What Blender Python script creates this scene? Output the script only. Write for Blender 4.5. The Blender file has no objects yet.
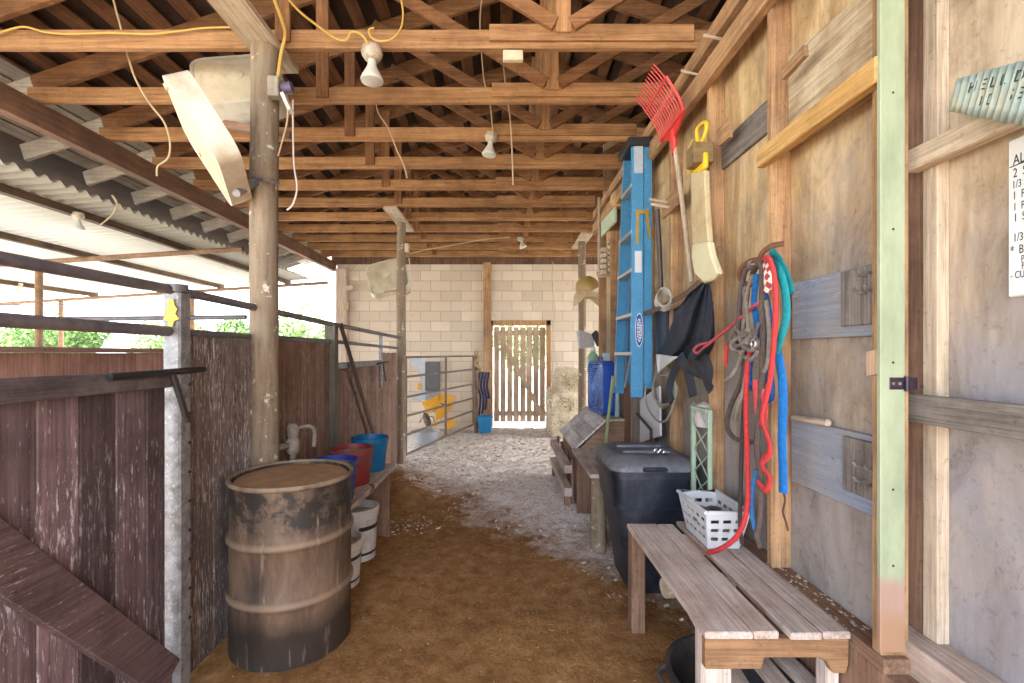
import bpy, bmesh, math, random
from mathutils import Vector, Matrix, noise
R = random.Random(7)
EXPOSURE, SKY, SUN, TRANS = 2.68, 1.0, 5.5, .14
SC = bpy.context.scene
COL = SC.collection
F, CX, CY, EYE = 460.0, 504.0, 353.0, 1.53
V = Vector

def P(x, y, Y):
    return V(((x - CX) * Y / F, Y, EYE + (CY - y) * Y / F))
def W(x, y, X):
    Y = X * F / (x - CX)
    return V((X, Y, EYE + (CY - y) * Y / F))

# ------------------------------------------------------------------ mesh builder
class MB:
    def __init__(self):
        self.v = []; self.f = []
    def add(self, vs, fs):
        n = len(self.v)
        self.v += [V(p) for p in vs]
        self.f += [tuple(i + n for i in f) for f in fs]
        return self
    def box(self, lo, hi, rot=None, piv=None):
        x0, y0, z0 = lo; x1, y1, z1 = hi
        vs = [V(p) for p in ((x0,y0,z0),(x1,y0,z0),(x1,y1,z0),(x0,y1,z0),(x0,y0,z1),(x1,y0,z1),(x1,y1,z1),(x0,y1,z1))]
        if rot is not None:
            c = V(piv) if piv is not None else (V(lo) + V(hi)) / 2
            vs = [c + rot @ (p - c) for p in vs]
        return self.add(vs, [(0,3,2,1),(4,5,6,7),(0,1,5,4),(1,2,6,5),(2,3,7,6),(3,0,4,7)])
    def obox(self, c, u, v, w):
        """box from centre and three half vectors"""
        c, u, v, w = V(c), V(u), V(v), V(w)
        vs = [c - u - v - w, c + u - v - w, c + u + v - w, c - u + v - w, c - u - v + w, c + u - v + w, c + u + v + w, c - u + v + w]
        return self.add(vs, [(0,3,2,1),(4,5,6,7),(0,1,5,4),(1,2,6,5),(2,3,7,6),(3,0,4,7)])
    def beam(self, p, q, w, h, up=(0, 0, 1)):
        p, q = V(p), V(q); d = (q - p); L = d.length; d.normalize()
        s = d.cross(V(up)).normalized(); t = s.cross(d).normalized()
        return self.obox((p + q) / 2, d * L / 2, s * w / 2, t * h / 2)
    def tube(self, pts, r, n=8, smooth=0, flat=None, cap=True):
        """r: number or list; flat=(a, b, normal) gives a strap cross-section"""
        pts = [V(p) for p in pts]
        if smooth and len(pts) > 2:
            out = []
            for i in range(len(pts) - 1):
                p0 = pts[max(i - 1, 0)]; p1 = pts[i]; p2 = pts[i + 1]; p3 = pts[min(i + 2, len(pts) - 1)]
                for k in range(smooth):
                    t = k / smooth
                    out.append(0.5 * ((2 * p1) + (p2 - p0) * t + (2*p0 - 5*p1 + 4*p2 - p3) * t*t + (3*p1 - p0 - 3*p2 + p3) * t**3))
            out.append(pts[-1]); 
            if isinstance(r, (list, tuple)):
                m = len(r); r = [r[min(int(i * (m - 1) / max(len(out) - 1, 1)), m - 1)] for i in range(len(out))]
            pts = out
        N = len(pts); rings = []
        prev = None
        for i, p in enumerate(pts):
            d = (pts[min(i + 1, N - 1)] - pts[max(i - 1, 0)])
            if d.length < 1e-9: d = V((0, 0, 1))
            d.normalize()
            if prev is None:
                a = V((0, 0, 1)) if abs(d.z) < .9 else V((1, 0, 0))
                s = d.cross(a).normalized()
            else:
                s = (prev - d * prev.dot(d))
                s = s.normalized() if s.length > 1e-6 else d.orthogonal().normalized()
            prev = s
            t = d.cross(s)
            rr = r[i] if isinstance(r, (list, tuple)) else r
            ra = rb = rr
            if flat:
                nn = V(flat[2]); t2 = (nn - d * nn.dot(d))
                if t2.length > 1e-4:
                    t = t2.normalized(); s = t.cross(d)
                ra, rb = flat[0], flat[1]
            rings.append([p + s * math.cos(2*math.pi*k/n) * ra + t * math.sin(2*math.pi*k/n) * rb for k in range(n)])
        vs = [q for ring in rings for q in ring]
        fs = []
        for i in range(N - 1):
            for k in range(n):
                a = i*n + k; b = i*n + (k+1) % n
                fs.append((a, b, b + n, a + n))
        if cap:
            fs.append(tuple(range(n))[::-1]); fs.append(tuple((N-1)*n + k for k in range(n)))
        return self.add(vs, fs)
    def lathe(self, prof, c=(0,0,0), M=None, n=32):
        """prof: list of (r, z) from bottom to top"""
        c = V(c); M = M or Matrix.Identity(3)
        vs = []; fs = []
        for r, z in prof:
            for k in range(n):
                a = 2*math.pi*k/n
                vs.append(c + M @ V((r*math.cos(a), r*math.sin(a), z)))
        for i in range(len(prof) - 1):
            for k in range(n):
                a = i*n + k; b = i*n + (k+1) % n
                fs.append((a, b, b + n, a + n))
        if prof[0][0] > 1e-5: fs.append(tuple(range(n))[::-1])
        if prof[-1][0] > 1e-5: fs.append(tuple((len(prof)-1)*n + k for k in range(n)))
        return self.add(vs, fs)
    def prism(self, pts, off):
        pts = [V(p) for p in pts]; off = V(off); n = len(pts)
        fs = [tuple(range(n)), tuple(range(n, 2*n))[::-1]] + [(i, i + n, (i+1) % n + n, (i+1) % n) for i in range(n)]
        return self.add(pts + [p + off for p in pts], fs)
    def grid(self, fn, nu, nv):
        vs = [fn(i / nu, j / nv) for j in range(nv + 1) for i in range(nu + 1)]
        fs = [(j*(nu+1)+i, j*(nu+1)+i+1, (j+1)*(nu+1)+i+1, (j+1)*(nu+1)+i) for j in range(nv) for i in range(nu)]
        return self.add(vs, fs)

def rbox(mb, c, u, v, w, r, seg=4):
    """rounded-corner slab: centre, half axes u, v (outline), w (thickness), corner radius r"""
    c, u, v, w = V(c), V(u), V(v), V(w)
    ul, vl = u.length, v.length; un, vn = u.normalized(), v.normalized()
    pts = []
    for cx, cy, a0 in ((1,1,0),(-1,1,90),(-1,-1,180),(1,-1,270)):
        for k in range(seg + 1):
            a = math.radians(a0 + 90*k/seg)
            pts.append(c + un*(cx*(ul - r) + r*math.cos(a)) + vn*(cy*(vl - r) + r*math.sin(a)))
    mb.prism([p - w for p in pts], w * 2)
    return pts

def mk(name, mb, mat, parent=None, smooth=False, bevel=0, solid=0, recalc=True, subd=0):
    vs = mb.v
    me = bpy.data.meshes.new(name)
    if parent is not None:
        base = WLOC[parent.name]
    else:
        lo = V((min(p.x for p in vs), min(p.y for p in vs), min(p.z for p in vs)))
        hi = V((max(p.x for p in vs), max(p.y for p in vs), max(p.z for p in vs)))
        base = V(((lo.x+hi.x)/2, (lo.y+hi.y)/2, lo.z))
    me.from_pydata([p - base for p in vs], [], mb.f)
    if recalc:
        bm = bmesh.new(); bm.from_mesh(me)
        bmesh.ops.recalc_face_normals(bm, faces=bm.faces)
        bm.to_mesh(me); bm.free()
    if smooth:
        for p in me.polygons: p.use_smooth = True
        try: me.set_sharp_from_angle(angle=math.radians(40))
        except Exception: pass
    me.materials.append(mat)
    o = bpy.data.objects.new(name, me); COL.objects.link(o)
    if parent is not None: o.parent = parent
    else: o.location = base
    WLOC[o.name] = base
    if solid:
        m = o.modifiers.new('solid', 'SOLIDIFY'); m.thickness = solid; m.offset = 0
    if subd:
        m = o.modifiers.new('sub', 'SUBSURF'); m.levels = subd; m.render_levels = subd
    if bevel:
        m = o.modifiers.new('bev', 'BEVEL'); m.width = bevel; m.segments = 1; m.limit_method = 'ANGLE'
    return o
WLOC = {}
def tag(o, label=None, cat=None, group=None, kind=None):
    if label: o['label'] = label
    if cat: o['category'] = cat
    if group: o['group'] = group
    if kind: o['kind'] = kind
    return o
def thing(name, loc, label, cat, group=None):
    o = bpy.data.objects.new(name, None); COL.objects.link(o)
    o.location = V(loc); o.empty_display_size = .1
    WLOC[o.name] = V(loc)
    return tag(o, label, cat, group)
def dup(root, loc, label, group=None):
    c = root.copy(); COL.objects.link(c); c.location = V(loc); WLOC[c.name] = V(loc)
    c['label'] = label
    if group: c['group'] = group
    def kids(src, dst):
        for ch in [o for o in list(COL.objects) if o.parent == src]:
            d = ch.copy(); COL.objects.link(d); d.parent = dst
            kids(ch, d)
    kids(root, c)
    return c
def single(name, mb, mat, label, cat, group=None, **k):
    return tag(mk(name, mb, mat, **k), label, cat, group)
def struct(name, mb, mat, parent=None, **k):
    o = mk(name, mb, mat, parent, **k)
    if parent is None: o['kind'] = 'structure'
    return o

# ------------------------------------------------------------------ materials
def C(r, g=None, b=None):
    if g is None: r, g, b = r
    f = lambda u: (u/255/12.92) if u <= 10 else (((u/255)+.055)/1.055)**2.4
    return (f(r), f(g), f(b), 1)
WS, PS = .78, .80
def CS(c, k): return tuple(x*k for x in C(c)[:3]) + (1,)
class N:
    def __init__(self, name):
        self.m = bpy.data.materials.new(name); self.m.use_nodes = True
        self.t = self.m.node_tree; self.n = self.t.nodes; self.l = self.t.links
        self.b = self.n['Principled BSDF']
    def new(self, t, **k):
        x = self.n.new(t)
        for a, b in k.items(): setattr(x, a, b)
        return x
    def link(self, a, b): self.l.new(a, b)
    def coords(self, scale=(1,1,1), rnd=True):
        tc = self.new('ShaderNodeTexCoord'); mp = self.new('ShaderNodeMapping')
        mp.inputs['Scale'].default_value = scale
        src = tc.outputs['Object']
        if rnd:
            oi = self.new('ShaderNodeObjectInfo'); mu = self.new('ShaderNodeMath', operation='MULTIPLY'); mu.inputs[1].default_value = 37.0
            self.link(oi.outputs['Random'], mu.inputs[0])
            va = self.new('ShaderNodeVectorMath', operation='ADD')
            self.link(src, va.inputs[0]); self.link(mu.outputs[0], va.inputs[1]); src = va.outputs[0]
        self.link(src, mp.inputs['Vector'])
        return mp.outputs['Vector']
    def noise(self, vec, scale, detail=4, rough=.6, dist=0):
        x = self.new('ShaderNodeTexNoise'); x.inputs['Scale'].default_value = scale; x.inputs['Detail'].default_value = detail
        x.inputs['Roughness'].default_value = rough; x.inputs['Distortion'].default_value = dist
        self.link(vec, x.inputs['Vector']); return x.outputs['Fac']
    def ramp(self, fac, stops):
        x = self.new('ShaderNodeValToRGB'); e = x.color_ramp.elements
        while len(e) < len(stops): e.new(.5)
        for i, (p, c) in enumerate(stops):
            e[i].position = p; e[i].color = c if len(c) == 4 else (*c, 1)
        self.link(fac, x.inputs['Fac']); return x.outputs['Color']
    def mix(self, fac, a, b, mode='MIX'):
        x = self.new('ShaderNodeMix', data_type='RGBA', blend_type=mode)
        if isinstance(fac, (int, float)): x.inputs[0].default_value = fac
        else: self.link(fac, x.inputs[0])
        for s, k in ((a, 6), (b, 7)):
            if isinstance(s, tuple): x.inputs[k].default_value = s
            else: self.link(s, x.inputs[k])
        return x.outputs[2]
    def math(self, op, a, b=None, clamp=False):
        x = self.new('ShaderNodeMath', operation=op); x.use_clamp = clamp
        for s, k in ((a, 0), (b, 1)):
            if s is None: continue
            if isinstance(s, (int, float)): x.inputs[k].default_value = s
            else: self.link(s, x.inputs[k])
        return x.outputs[0]
    def col(self, c):
        if isinstance(c, tuple): self.b.inputs['Base Color'].default_value = c
        else: self.link(c, self.b.inputs['Base Color'])
    def bump(self, h, s=.3, d=.01):
        x = self.new('ShaderNodeBump'); x.inputs['Strength'].default_value = s; x.inputs['Distance'].default_value = d
        self.link(h, x.inputs['Height']); self.link(x.outputs[0], self.b.inputs['Normal'])
    def set(self, rough=.7, metal=0, spec=None):
        self.b.inputs['Roughness'].default_value = rough; self.b.inputs['Metallic'].default_value = metal
        if spec is not None: self.b.inputs['Specular IOR Level'].default_value = spec
_cache = {}
def wood(key, ca, cb, axis='Z', dirt=None, dirt_amt=.5, streak=None, streak_amt=.5, island=.35, grain=26, rough=.85, bump=.35, knots=False, saw=False, fine_amt=.8):
    k = (key, axis)
    if k in _cache: return _cache[k]
    m = N(key + '_' + axis)
    lo = .035
    sc = {'X': (lo,1,1), 'Y': (1,lo,1), 'Z': (1,1,lo)}[axis]
    v = m.coords(sc); vp = m.coords((1,1,1))
    g = m.noise(v, grain, 5, .65, .4)
    c = m.ramp(g, [(.28, CS(ca, WS)), (.72, CS(cb, WS))])
    if dirt is not None:
        d = m.noise(vp, 3.2, 6, .68)
        f = m.ramp(d, [(.5 - .3*dirt_amt, (0,0,0,1)), (.78 - .25*dirt_amt, (1,1,1,1))])
        c = m.mix(m.math('MULTIPLY', f, .8), c, CS(dirt, WS))
    fine = m.ramp(m.noise(v, grain*3.4, 5, .75, .3), [(.34, (.52,.50,.48,1)), (.52, (1,1,1,1)), (.70, (1.28,1.27,1.26,1))])
    c = m.mix(fine_amt, c, fine, 'MULTIPLY')
    spots = m.ramp(m.noise(vp, 38, 4, .7), [(.30, (.55,.52,.50,1)), (.40, (1,1,1,1))])
    c = m.mix(.7, c, spots, 'MULTIPLY')
    if knots:
        vo = m.new('ShaderNodeTexVoronoi'); vo.inputs['Scale'].default_value = 3.0
        s2 = {'X': (.35,1,1), 'Y': (1,.35,1), 'Z': (1,1,.35)}[axis]
        m.link(m.coords(s2), vo.inputs['Vector'])
        f = m.ramp(vo.outputs['Distance'], [(.03, (1,1,1,1)), (.09, (0,0,0,1))])
        c = m.mix(m.math('MULTIPLY', f, .6), c, C(90, 55, 35))
    if saw:
        wv = m.new('ShaderNodeTexWave'); wv.inputs['Scale'].default_value = 22; wv.inputs['Distortion'].default_value = 2.2; wv.inputs['Detail'].default_value = 3
        mp = m.new('ShaderNodeMapping'); mp.inputs['Rotation'].default_value = (0.5, 0, 0); mp.inputs['Scale'].default_value = (.2, .25, 1.6)
        m.link(m.coords(), mp.inputs['Vector']); m.link(mp.outputs[0], wv.inputs['Vector'])
        c = m.mix(m.math('MULTIPLY', m.ramp(m.math('MULTIPLY', wv.outputs['Fac'], m.math('ADD', m.noise(vp, 8, 4), .45)), [(.62, (0,0,0,1)), (.95, (1,1,1,1))]), .42), c, C(168, 156, 160))
    if streak is not None:
        s2 = {'X': (.17,1,1), 'Y': (1,.17,1), 'Z': (1,1,.17)}[axis]
        d = m.noise(m.coords(s2), 78, 4, .75)
        d2 = m.noise(vp, 2.2, 3, .5)
        dd = m.math('MULTIPLY', d, m.math('ADD', m.math('MULTIPLY', d2, .55), .68))
        f = m.ramp(dd, [(.57 - .10*streak_amt, (0,0,0,1)), (.66 - .08*streak_amt, (1,1,1,1))])
        c = m.mix(m.math('MULTIPLY', f, .75), c, CS(streak, WS))
    if island:
        ge = m.new('ShaderNodeNewGeometry'); oi = m.new('ShaderNodeObjectInfo')
        rr = m.math('FRACT', m.math('ADD', m.math('MULTIPLY', ge.outputs['Random Per Island'], 7.13), oi.outputs['Random']))
        val = m.math('ADD', m.math('MULTIPLY', rr, island), 1 - island * .55)
        hs = m.new('ShaderNodeHueSaturation'); m.link(c, hs.inputs['Color']); m.link(val, hs.inputs['Value']); c = hs.outputs['Color']
    m.col(c); m.set(rough, 0, .25); m.bump(g, bump, .006)
    _cache[k] = m.m
    return m.m
def plain(key, c, rough=.6, metal=0, var=.25, scale=6, dirt=None, dirt_amt=.4, bump=0, spec=None, speck=None):
    if key in _cache: return _cache[key]
    m = N(key); v = m.coords()
    d = m.noise(v, scale, 6, .65)
    a = tuple(x*(1-var) for x in CS(c, PS)[:3]) + (1,); b = tuple(min(1, x*(1+var)) for x in CS(c, PS)[:3]) + (1,)
    cc = m.ramp(d, [(.3, a), (.7, b)])
    if dirt is not None:
        d2 = m.noise(v, scale*.6, 7, .7, .3)
        f = m.ramp(d2, [(.58 - .3*dirt_amt, (0,0,0,1)), (.82 - .3*dirt_amt, (1,1,1,1))])
        cc = m.mix(m.math('MULTIPLY', f, .85), cc, CS(dirt, PS))
    if speck is not None:
        d3 = m.noise(v, 70, 3, .6)
        f = m.ramp(d3, [(.6, (0,0,0,1)), (.68, (1,1,1,1))])
        cc = m.mix(m.math('MULTIPLY', f, .6), cc, CS(speck, PS))
    m.col(cc); m.set(rough, metal, spec)
    if bump: m.bump(d, bump, .01)
    _cache[key] = m.m
    return m.m

TRUSS = lambda a: wood('truss_wood', (168,120,80), (212,164,116), a, dirt=(140,100,68), dirt_amt=.25, island=.22, grain=22)
TRUSSD = lambda a: wood('truss_web_wood', (138,94,62), (184,134,92), a, dirt=(112,76,52), dirt_amt=.3, island=.3, grain=22)
TAIL = lambda a: wood('weathered_lit_tail', (206,194,178), (232,222,208), a, dirt=(178,164,148), dirt_amt=.3, island=.2)  # weathered wood, paled further to carry the outside light on the tails
DARKW = lambda a: wood('roof_batten_wood', (120,82,58), (160,116,84), a, dirt=(76,52,40), dirt_amt=.35, island=.4)
STUD = lambda a: wood('stud_wood', (184,138,98), (226,184,138), a, dirt=(120,92,76), dirt_amt=.3, island=.25, knots=True)
PALE = lambda a: wood('pale_board', (206,184,158), (232,214,190), a, dirt=(176,156,134), dirt_amt=.25, island=.15, knots=True)
GOLD = lambda a: wood('golden_board', (206,160,96), (238,196,130), a, dirt=(184,138,80), dirt_amt=.15, island=.1, knots=True)
GREYW = lambda a: wood('weathered_grey_board', (128,120,114), (176,166,158), a, dirt=(92,84,80), dirt_amt=.35, island=.2)
FENCE_N = lambda a: wood('stall_wood_purple', (92,76,80), (136,116,120), a, dirt=(76,60,62), dirt_amt=.3, streak=(206,200,206), streak_amt=.12, island=1.0, saw=True)
FENCE_G = lambda a: wood('stall_wood_grey', (112,98,94), (156,140,134), a, dirt=(96,80,74), dirt_amt=.3, streak=(226,222,220), streak_amt=.75, island=.2)
FENCE_R = lambda a: wood('stall_wood_red', (122,92,78), (166,132,114), a, dirt=(100,74,62), dirt_amt=.3, streak=(190,176,168), streak_amt=.35, island=.35)
BENCH = lambda a: wood('bench_wood', (208,188,176), (236,220,208), a, dirt=(176,146,126), dirt_amt=.35, island=.2)
BROWNW = lambda a: wood('brown_wood', (136,104,84), (176,140,116), a, dirt=(112,84,68), dirt_amt=.3, island=.3)
BLUEW = lambda a: wood('blue_grey_painted_board', (126,138,164), (172,182,200), a, dirt=(176,168,160), dirt_amt=.45, streak=(208,206,206), streak_amt=.1, island=.1, fine_amt=.3)
def log_mat():
    if 'log' in _cache: return _cache['log']
    m = N('peeled_log'); v = m.coords((1,1,.12), rnd=False); vp = m.coords((1,1,1), rnd=False)
    g = m.noise(v, 24, 5, .65)
    c = m.ramp(g, [(.3, CS((116,96,78),WS)), (.7, CS((168,148,126),WS))])
    d = m.noise(vp, 9, 6, .75)
    f = m.ramp(d, [(.48, (0,0,0,1)), (.58, (1,1,1,1))])
    c = m.mix(m.math('MULTIPLY', f, .65), c, CS((150,138,118),WS))
    d = m.noise(vp, 13, 4, .6)
    f = m.ramp(d, [(.62, (0,0,0,1)), (.68, (1,1,1,1))])
    c = m.mix(m.math('MULTIPLY', f, .8), c, C(214,204,182))
    m.col(c); m.set(.85, 0, .2); m.bump(g, .5, .01); _cache['log'] = m.m; return m.m
def plywood(key='plywood', a=(196,162,116), b=(234,206,160), grey=(170,164,166)):
    if key in _cache: return _cache[key]
    m = N(key); v = m.coords((1, 1, .12), rnd=False); vp = m.coords((1,1,1), rnd=False)
    g = m.noise(v, 7, 6, .6, 1.2)
    c = m.ramp(g, [(.34, CS(a,.76)), (.62, CS(b,.76))])
    gg = m.noise(v, 42, 5, .7, .4)
    c = m.mix(m.math('MULTIPLY', m.ramp(gg, [(.45, (0,0,0,1)), (.7, (1,1,1,1))]), .35), c, CS((150,122,98),WS))
    # uneven grey weathering low down, with the wall's light gradient painted in as well
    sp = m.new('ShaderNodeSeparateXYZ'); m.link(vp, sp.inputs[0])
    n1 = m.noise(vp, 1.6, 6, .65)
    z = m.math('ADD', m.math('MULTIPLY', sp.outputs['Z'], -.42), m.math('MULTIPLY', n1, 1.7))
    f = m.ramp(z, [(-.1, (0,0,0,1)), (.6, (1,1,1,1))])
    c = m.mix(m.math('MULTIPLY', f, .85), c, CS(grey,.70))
    st = m.ramp(m.noise(m.coords((1,1,.5), rnd=False), 3.2, 7, .72, .8), [(.36, (.62,.58,.55,1)), (.5, (1,1,1,1)), (.66, (1.22,1.22,1.22,1))])
    c = m.mix(.75, c, st, 'MULTIPLY')
    sp2 = m.ramp(m.noise(vp, 30, 5, .75), [(.33, (.6,.56,.53,1)), (.44, (1,1,1,1))])
    c = m.mix(.6, c, sp2, 'MULTIPLY')
    n2 = m.noise(m.coords((1,1,.25), rnd=False), 5, 6, .7, .6)
    f = m.ramp(n2, [(.52, (0,0,0,1)), (.72, (1,1,1,1))])
    c = m.mix(m.math('MULTIPLY', f, .6), c, CS((120,98,82),WS))
    vo = m.new('ShaderNodeTexVoronoi'); vo.inputs['Scale'].default_value = 2.6; m.link(m.coords((1,1,.6), rnd=False), vo.inputs['Vector'])
    f = m.ramp(vo.outputs['Distance'], [(.025, (1,1,1,1)), (.06, (0,0,0,1))])
    c = m.mix(m.math('MULTIPLY', f, .6), c, C(100,72,52))
    m.col(c); m.set(.85, 0, .2); m.bump(g, .25, .005); _cache[key] = m.m; return m.m
def rusty_drum():
    m = N('rusty_drum_steel'); v = m.coords((1,1,1), rnd=False); vz = m.coords((1,1,.3), rnd=False)
    d = m.noise(vz, 5, 7, .7)
    c = m.ramp(d, [(.36, C(46,40,38)), (.54, C(104,84,68)), (.74, C(134,110,90))])
    sp = m.new('ShaderNodeSeparateXYZ'); m.link(v, sp.inputs[0])
    n = m.noise(v, 4, 5, .6)
    zz = m.math('ADD', sp.outputs['Z'], m.math('MULTIPLY', n, .16))
    f = m.ramp(zz, [(.24, (1,1,1,1)), (.34, (0,0,0,1))])           # black paint left around the foot
    c = m.mix(m.math('MULTIPLY', f, .85), c, C(40,34,32))
    d4 = m.ramp(m.noise(v, 7, 5, .7), [(.44, (0,0,0,1)), (.54, (1,1,1,1))])
    f = m.ramp(zz, [(.70, (0,0,0,1)), (.76, (1,1,1,1))])           # and under the rim, in patches
    c = m.mix(m.math('MULTIPLY', m.math('MULTIPLY', f, d4), .9), c, C(36,32,30))
    for zb in (.30, .585):                                          # dust caked on the rolled ribs
        dd = m.math('ABSOLUTE', m.math('SUBTRACT', sp.outputs['Z'], zb + .006))
        f = m.ramp(dd, [(.006, (1,1,1,1)), (.02, (0,0,0,1))]); c = m.mix(m.math('MULTIPLY', f, .55), c, C(150,126,104))
    d3 = m.noise(m.coords((1,1,.12), rnd=False), 22, 4, .6)
    f = m.ramp(d3, [(.62, (0,0,0,1)), (.72, (1,1,1,1))])
    c = m.mix(m.math('MULTIPLY', f, .5), c, C(168,146,122))
    m.col(c); m.set(.62, .15, .4); m.bump(d, .25, .01); return m.m

M_STEEL = plain('galvanised_steel', (150,150,152), .55, .35, .3, 22, dirt=(86,76,70), dirt_amt=.45, speck=(206,206,206))
M_PIPE = plain('dark_pipe', (108,104,112), .5, .3, .3, 14, dirt=(142,132,130), dirt_amt=.35)
M_GATEPIPE = plain('gate_pipe', (122,104,92), .55, .3, .3, 14, dirt=(92,64,48), dirt_amt=.4)
M_RUSTPIPE = plain('rusty_pipe', (150,116,88), .75, .1, .3, 14, dirt=(104,76,58), dirt_amt=.4)
M_BLACK = plain('black_metal', (44,40,42), .5, .2, .3)
M_RUST = plain('rust', (120,76,54), .7, .3, .3, 30)
M_BLOCK = None
def block_wall():
    m = N('concrete_block_wall')
    tc = m.new('ShaderNodeTexCoord'); sp = m.new('ShaderNodeSeparateXYZ'); m.link(tc.outputs['Object'], sp.inputs[0])
    cb = m.new('ShaderNodeCombineXYZ'); m.link(sp.outputs['X'], cb.inputs[0]); m.link(sp.outputs['Z'], cb.inputs[1])
    br = m.new('ShaderNodeTexBrick'); m.link(cb.outputs[0], br.inputs['Vector'])
    br.inputs['Scale'].default_value = 1; br.inputs['Brick Width'].default_value = .42; br.inputs['Row Height'].default_value = .208
    br.inputs['Mortar Size'].default_value = .007; br.inputs['Mortar Smooth'].default_value = .5
    br.inputs['Color1'].default_value = C(220,204,184); br.inputs['Color2'].default_value = C(200,184,164); br.inputs['Mortar'].default_value = C(168,150,134)
    v = m.coords(rnd=False)
    n1 = m.noise(v, 2.2, 6, .65); f = m.ramp(n1, [(.45, (0,0,0,1)), (.75, (1,1,1,1))])
    c = m.mix(m.math('MULTIPLY', f, .4), br.outputs['Color'], C(196,176,158))
    n2 = m.noise(v, 9, 4, .6); f = m.ramp(n2, [(.66, (0,0,0,1)), (.72, (1,1,1,1))])
    c = m.mix(m.math('MULTIPLY', f, .5), c, C(140,112,92))
    m.col(c); m.set(.9, 0, .2)
    m.bump(m.math('ADD', m.math('MULTIPLY', br.outputs['Fac'], -1.0), m.math('MULTIPLY', m.noise(v, 60, 3), .3)), .5, .01)
    return m.m
def dirt_floor():
    m = N('dirt_and_shavings_floor')
    tc = m.new('ShaderNodeTexCoord'); geo = m.new('ShaderNodeNewGeometry')
    v = geo.outputs['Position']
    sp = m.new('ShaderNodeSeparateXYZ'); m.link(v, sp.inputs[0])
    n0 = m.noise(v, 1.6, 6, .65); n1 = m.noise(v, 9, 8, .72); n2 = m.noise(v, 48, 5, .7); n3 = m.noise(v, 26, 4, .6, 1.0)
    brown = m.ramp(n1, [(.3, C(120,84,48)), (.5, C(154,112,68)), (.72, C(182,140,96))])
    brown = m.mix(m.math('MULTIPLY', m.ramp(n2, [(.35, (1,1,1,1)), (.5, (0,0,0,1))]), .5), brown, C(104,72,44))
    brown = m.mix(m.math('MULTIPLY', m.ramp(n2, [(.68, (0,0,0,1)), (.73, (1,1,1,1))]), .45), brown, C(188,152,112))
    pale = m.ramp(n3, [(.32, C(186,168,154)), (.44, C(236,226,218)), (.62, C(250,246,242))])
    pale = m.mix(m.math('MULTIPLY', m.ramp(n0, [(.58, (0,0,0,1)), (.7, (1,1,1,1))]), .4), pale, C(176,150,130))
    # shavings beyond a ragged diagonal; the aisle's lit-floor edge is painted along it too
    t = m.math('ADD', sp.outputs['Y'], m.math('MULTIPLY', sp.outputs['X'], 1.25))
    t = m.math('ADD', t, m.math('MULTIPLY', m.math('SUBTRACT', n0, .5), 3.0))
    t = m.math('ADD', t, m.math('MULTIPLY', m.math('SUBTRACT', n1, .5), 1.6))
    f = m.ramp(m.math('MULTIPLY', t, .1), [(.40, (0,0,0,1)), (.50, (1,1,1,1))])
    c = m.mix(f, brown, pale)
    m.col(c); m.set(.95, 0, .15)
    m.bump(m.math('ADD', m.math('MULTIPLY', n1, .6), m.math('MULTIPLY', n2, .5)), .8, .03)
    return m.m
def translucent(name, c):
    m = N(name)
    tr = m.new('ShaderNodeBsdfTranslucent'); mx = m.new('ShaderNodeMixShader'); mx.inputs[0].default_value = TRANS
    v = m.coords(rnd=False); n = m.noise(v, 1.5, 5)
    cc = m.ramp(n, [(.3, tuple(x*.85 for x in C(c)[:3]) + (1,)), (.7, C(c))])
    m.col(cc); m.link(cc, tr.inputs['Color']); m.set(.6)
    m.link(m.b.outputs[0], mx.inputs[1]); m.link(tr.outputs[0], mx.inputs[2])
    m.link(mx.outputs[0], m.n['Material Output'].inputs['Surface'])
    return m.m
def text(body, loc, u, v, size, mat, parent, name='lettering', depth=.0008, sx=1.0):
    cu = bpy.data.curves.new('txt', 'FONT'); cu.body = body; cu.size = size; cu.extrude = depth
    ob = bpy.data.objects.new('txt', cu); COL.objects.link(ob)
    dg = bpy.context.evaluated_depsgraph_get()
    me = bpy.data.meshes.new_from_object(ob.evaluated_get(dg)); bpy.data.objects.remove(ob)
    u = V(u).normalized(); v = V(v).normalized(); n = u.cross(v)
    M = Matrix((u, v, n)).transposed()
    base = WLOC[parent.name]
    for q in me.vertices: q.co = M @ V((q.co.x*sx, q.co.y, q.co.z)) + V(loc) - base
    me.materials.clear(); me.materials.append(mat)
    o = bpy.data.objects.new(name, me); COL.objects.link(o); o.parent = parent; WLOC[o.name] = base
    return o

# ================================================================== CAMERA, LIGHT
cam = bpy.data.cameras.new('camera'); co = bpy.data.objects.new('camera', cam); COL.objects.link(co)
co.location = (0, 0, EYE); co.rotation_euler = (math.pi/2, 0, 0)
cam.lens = F / 1024 * 36; cam.sensor_width = 36; cam.clip_start = .05; cam.clip_end = 400
cam.shift_x = (512 - CX) / 1024; cam.shift_y = (CY - 341.5) / 1024
SC.camera = co
SC.view_settings.view_transform = 'Standard'; SC.view_settings.look = 'None'
SC.view_settings.gamma = 1; SC.view_settings.use_curve_mapping = False
SC.view_settings.exposure = EXPOSURE
SC.cycles.use_denoising = True; SC.cycles.max_bounces = 10; SC.cycles.diffuse_bounces = 6
SC.cycles.caustics_reflective = False; SC.cycles.caustics_refractive = False
w = bpy.data.worlds.new('sky'); SC.world = w; w.use_nodes = True
bg = w.node_tree.nodes['Background']
sky = w.node_tree.nodes.new('ShaderNodeTexSky'); sky.sky_type = 'NISHITA'; sky.sun_disc = False
sky.sun_elevation = math.radians(48); sky.sun_rotation = math.radians(80); sky.air_density = 1.0; sky.dust_density = 3.0
mxs = w.node_tree.nodes.new('ShaderNodeMix'); mxs.data_type = 'RGBA'; mxs.inputs[0].default_value = .55
mxs.inputs[7].default_value = (1.5, 1.62, 1.78, 1)      # thin bright cloud over the blue
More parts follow.
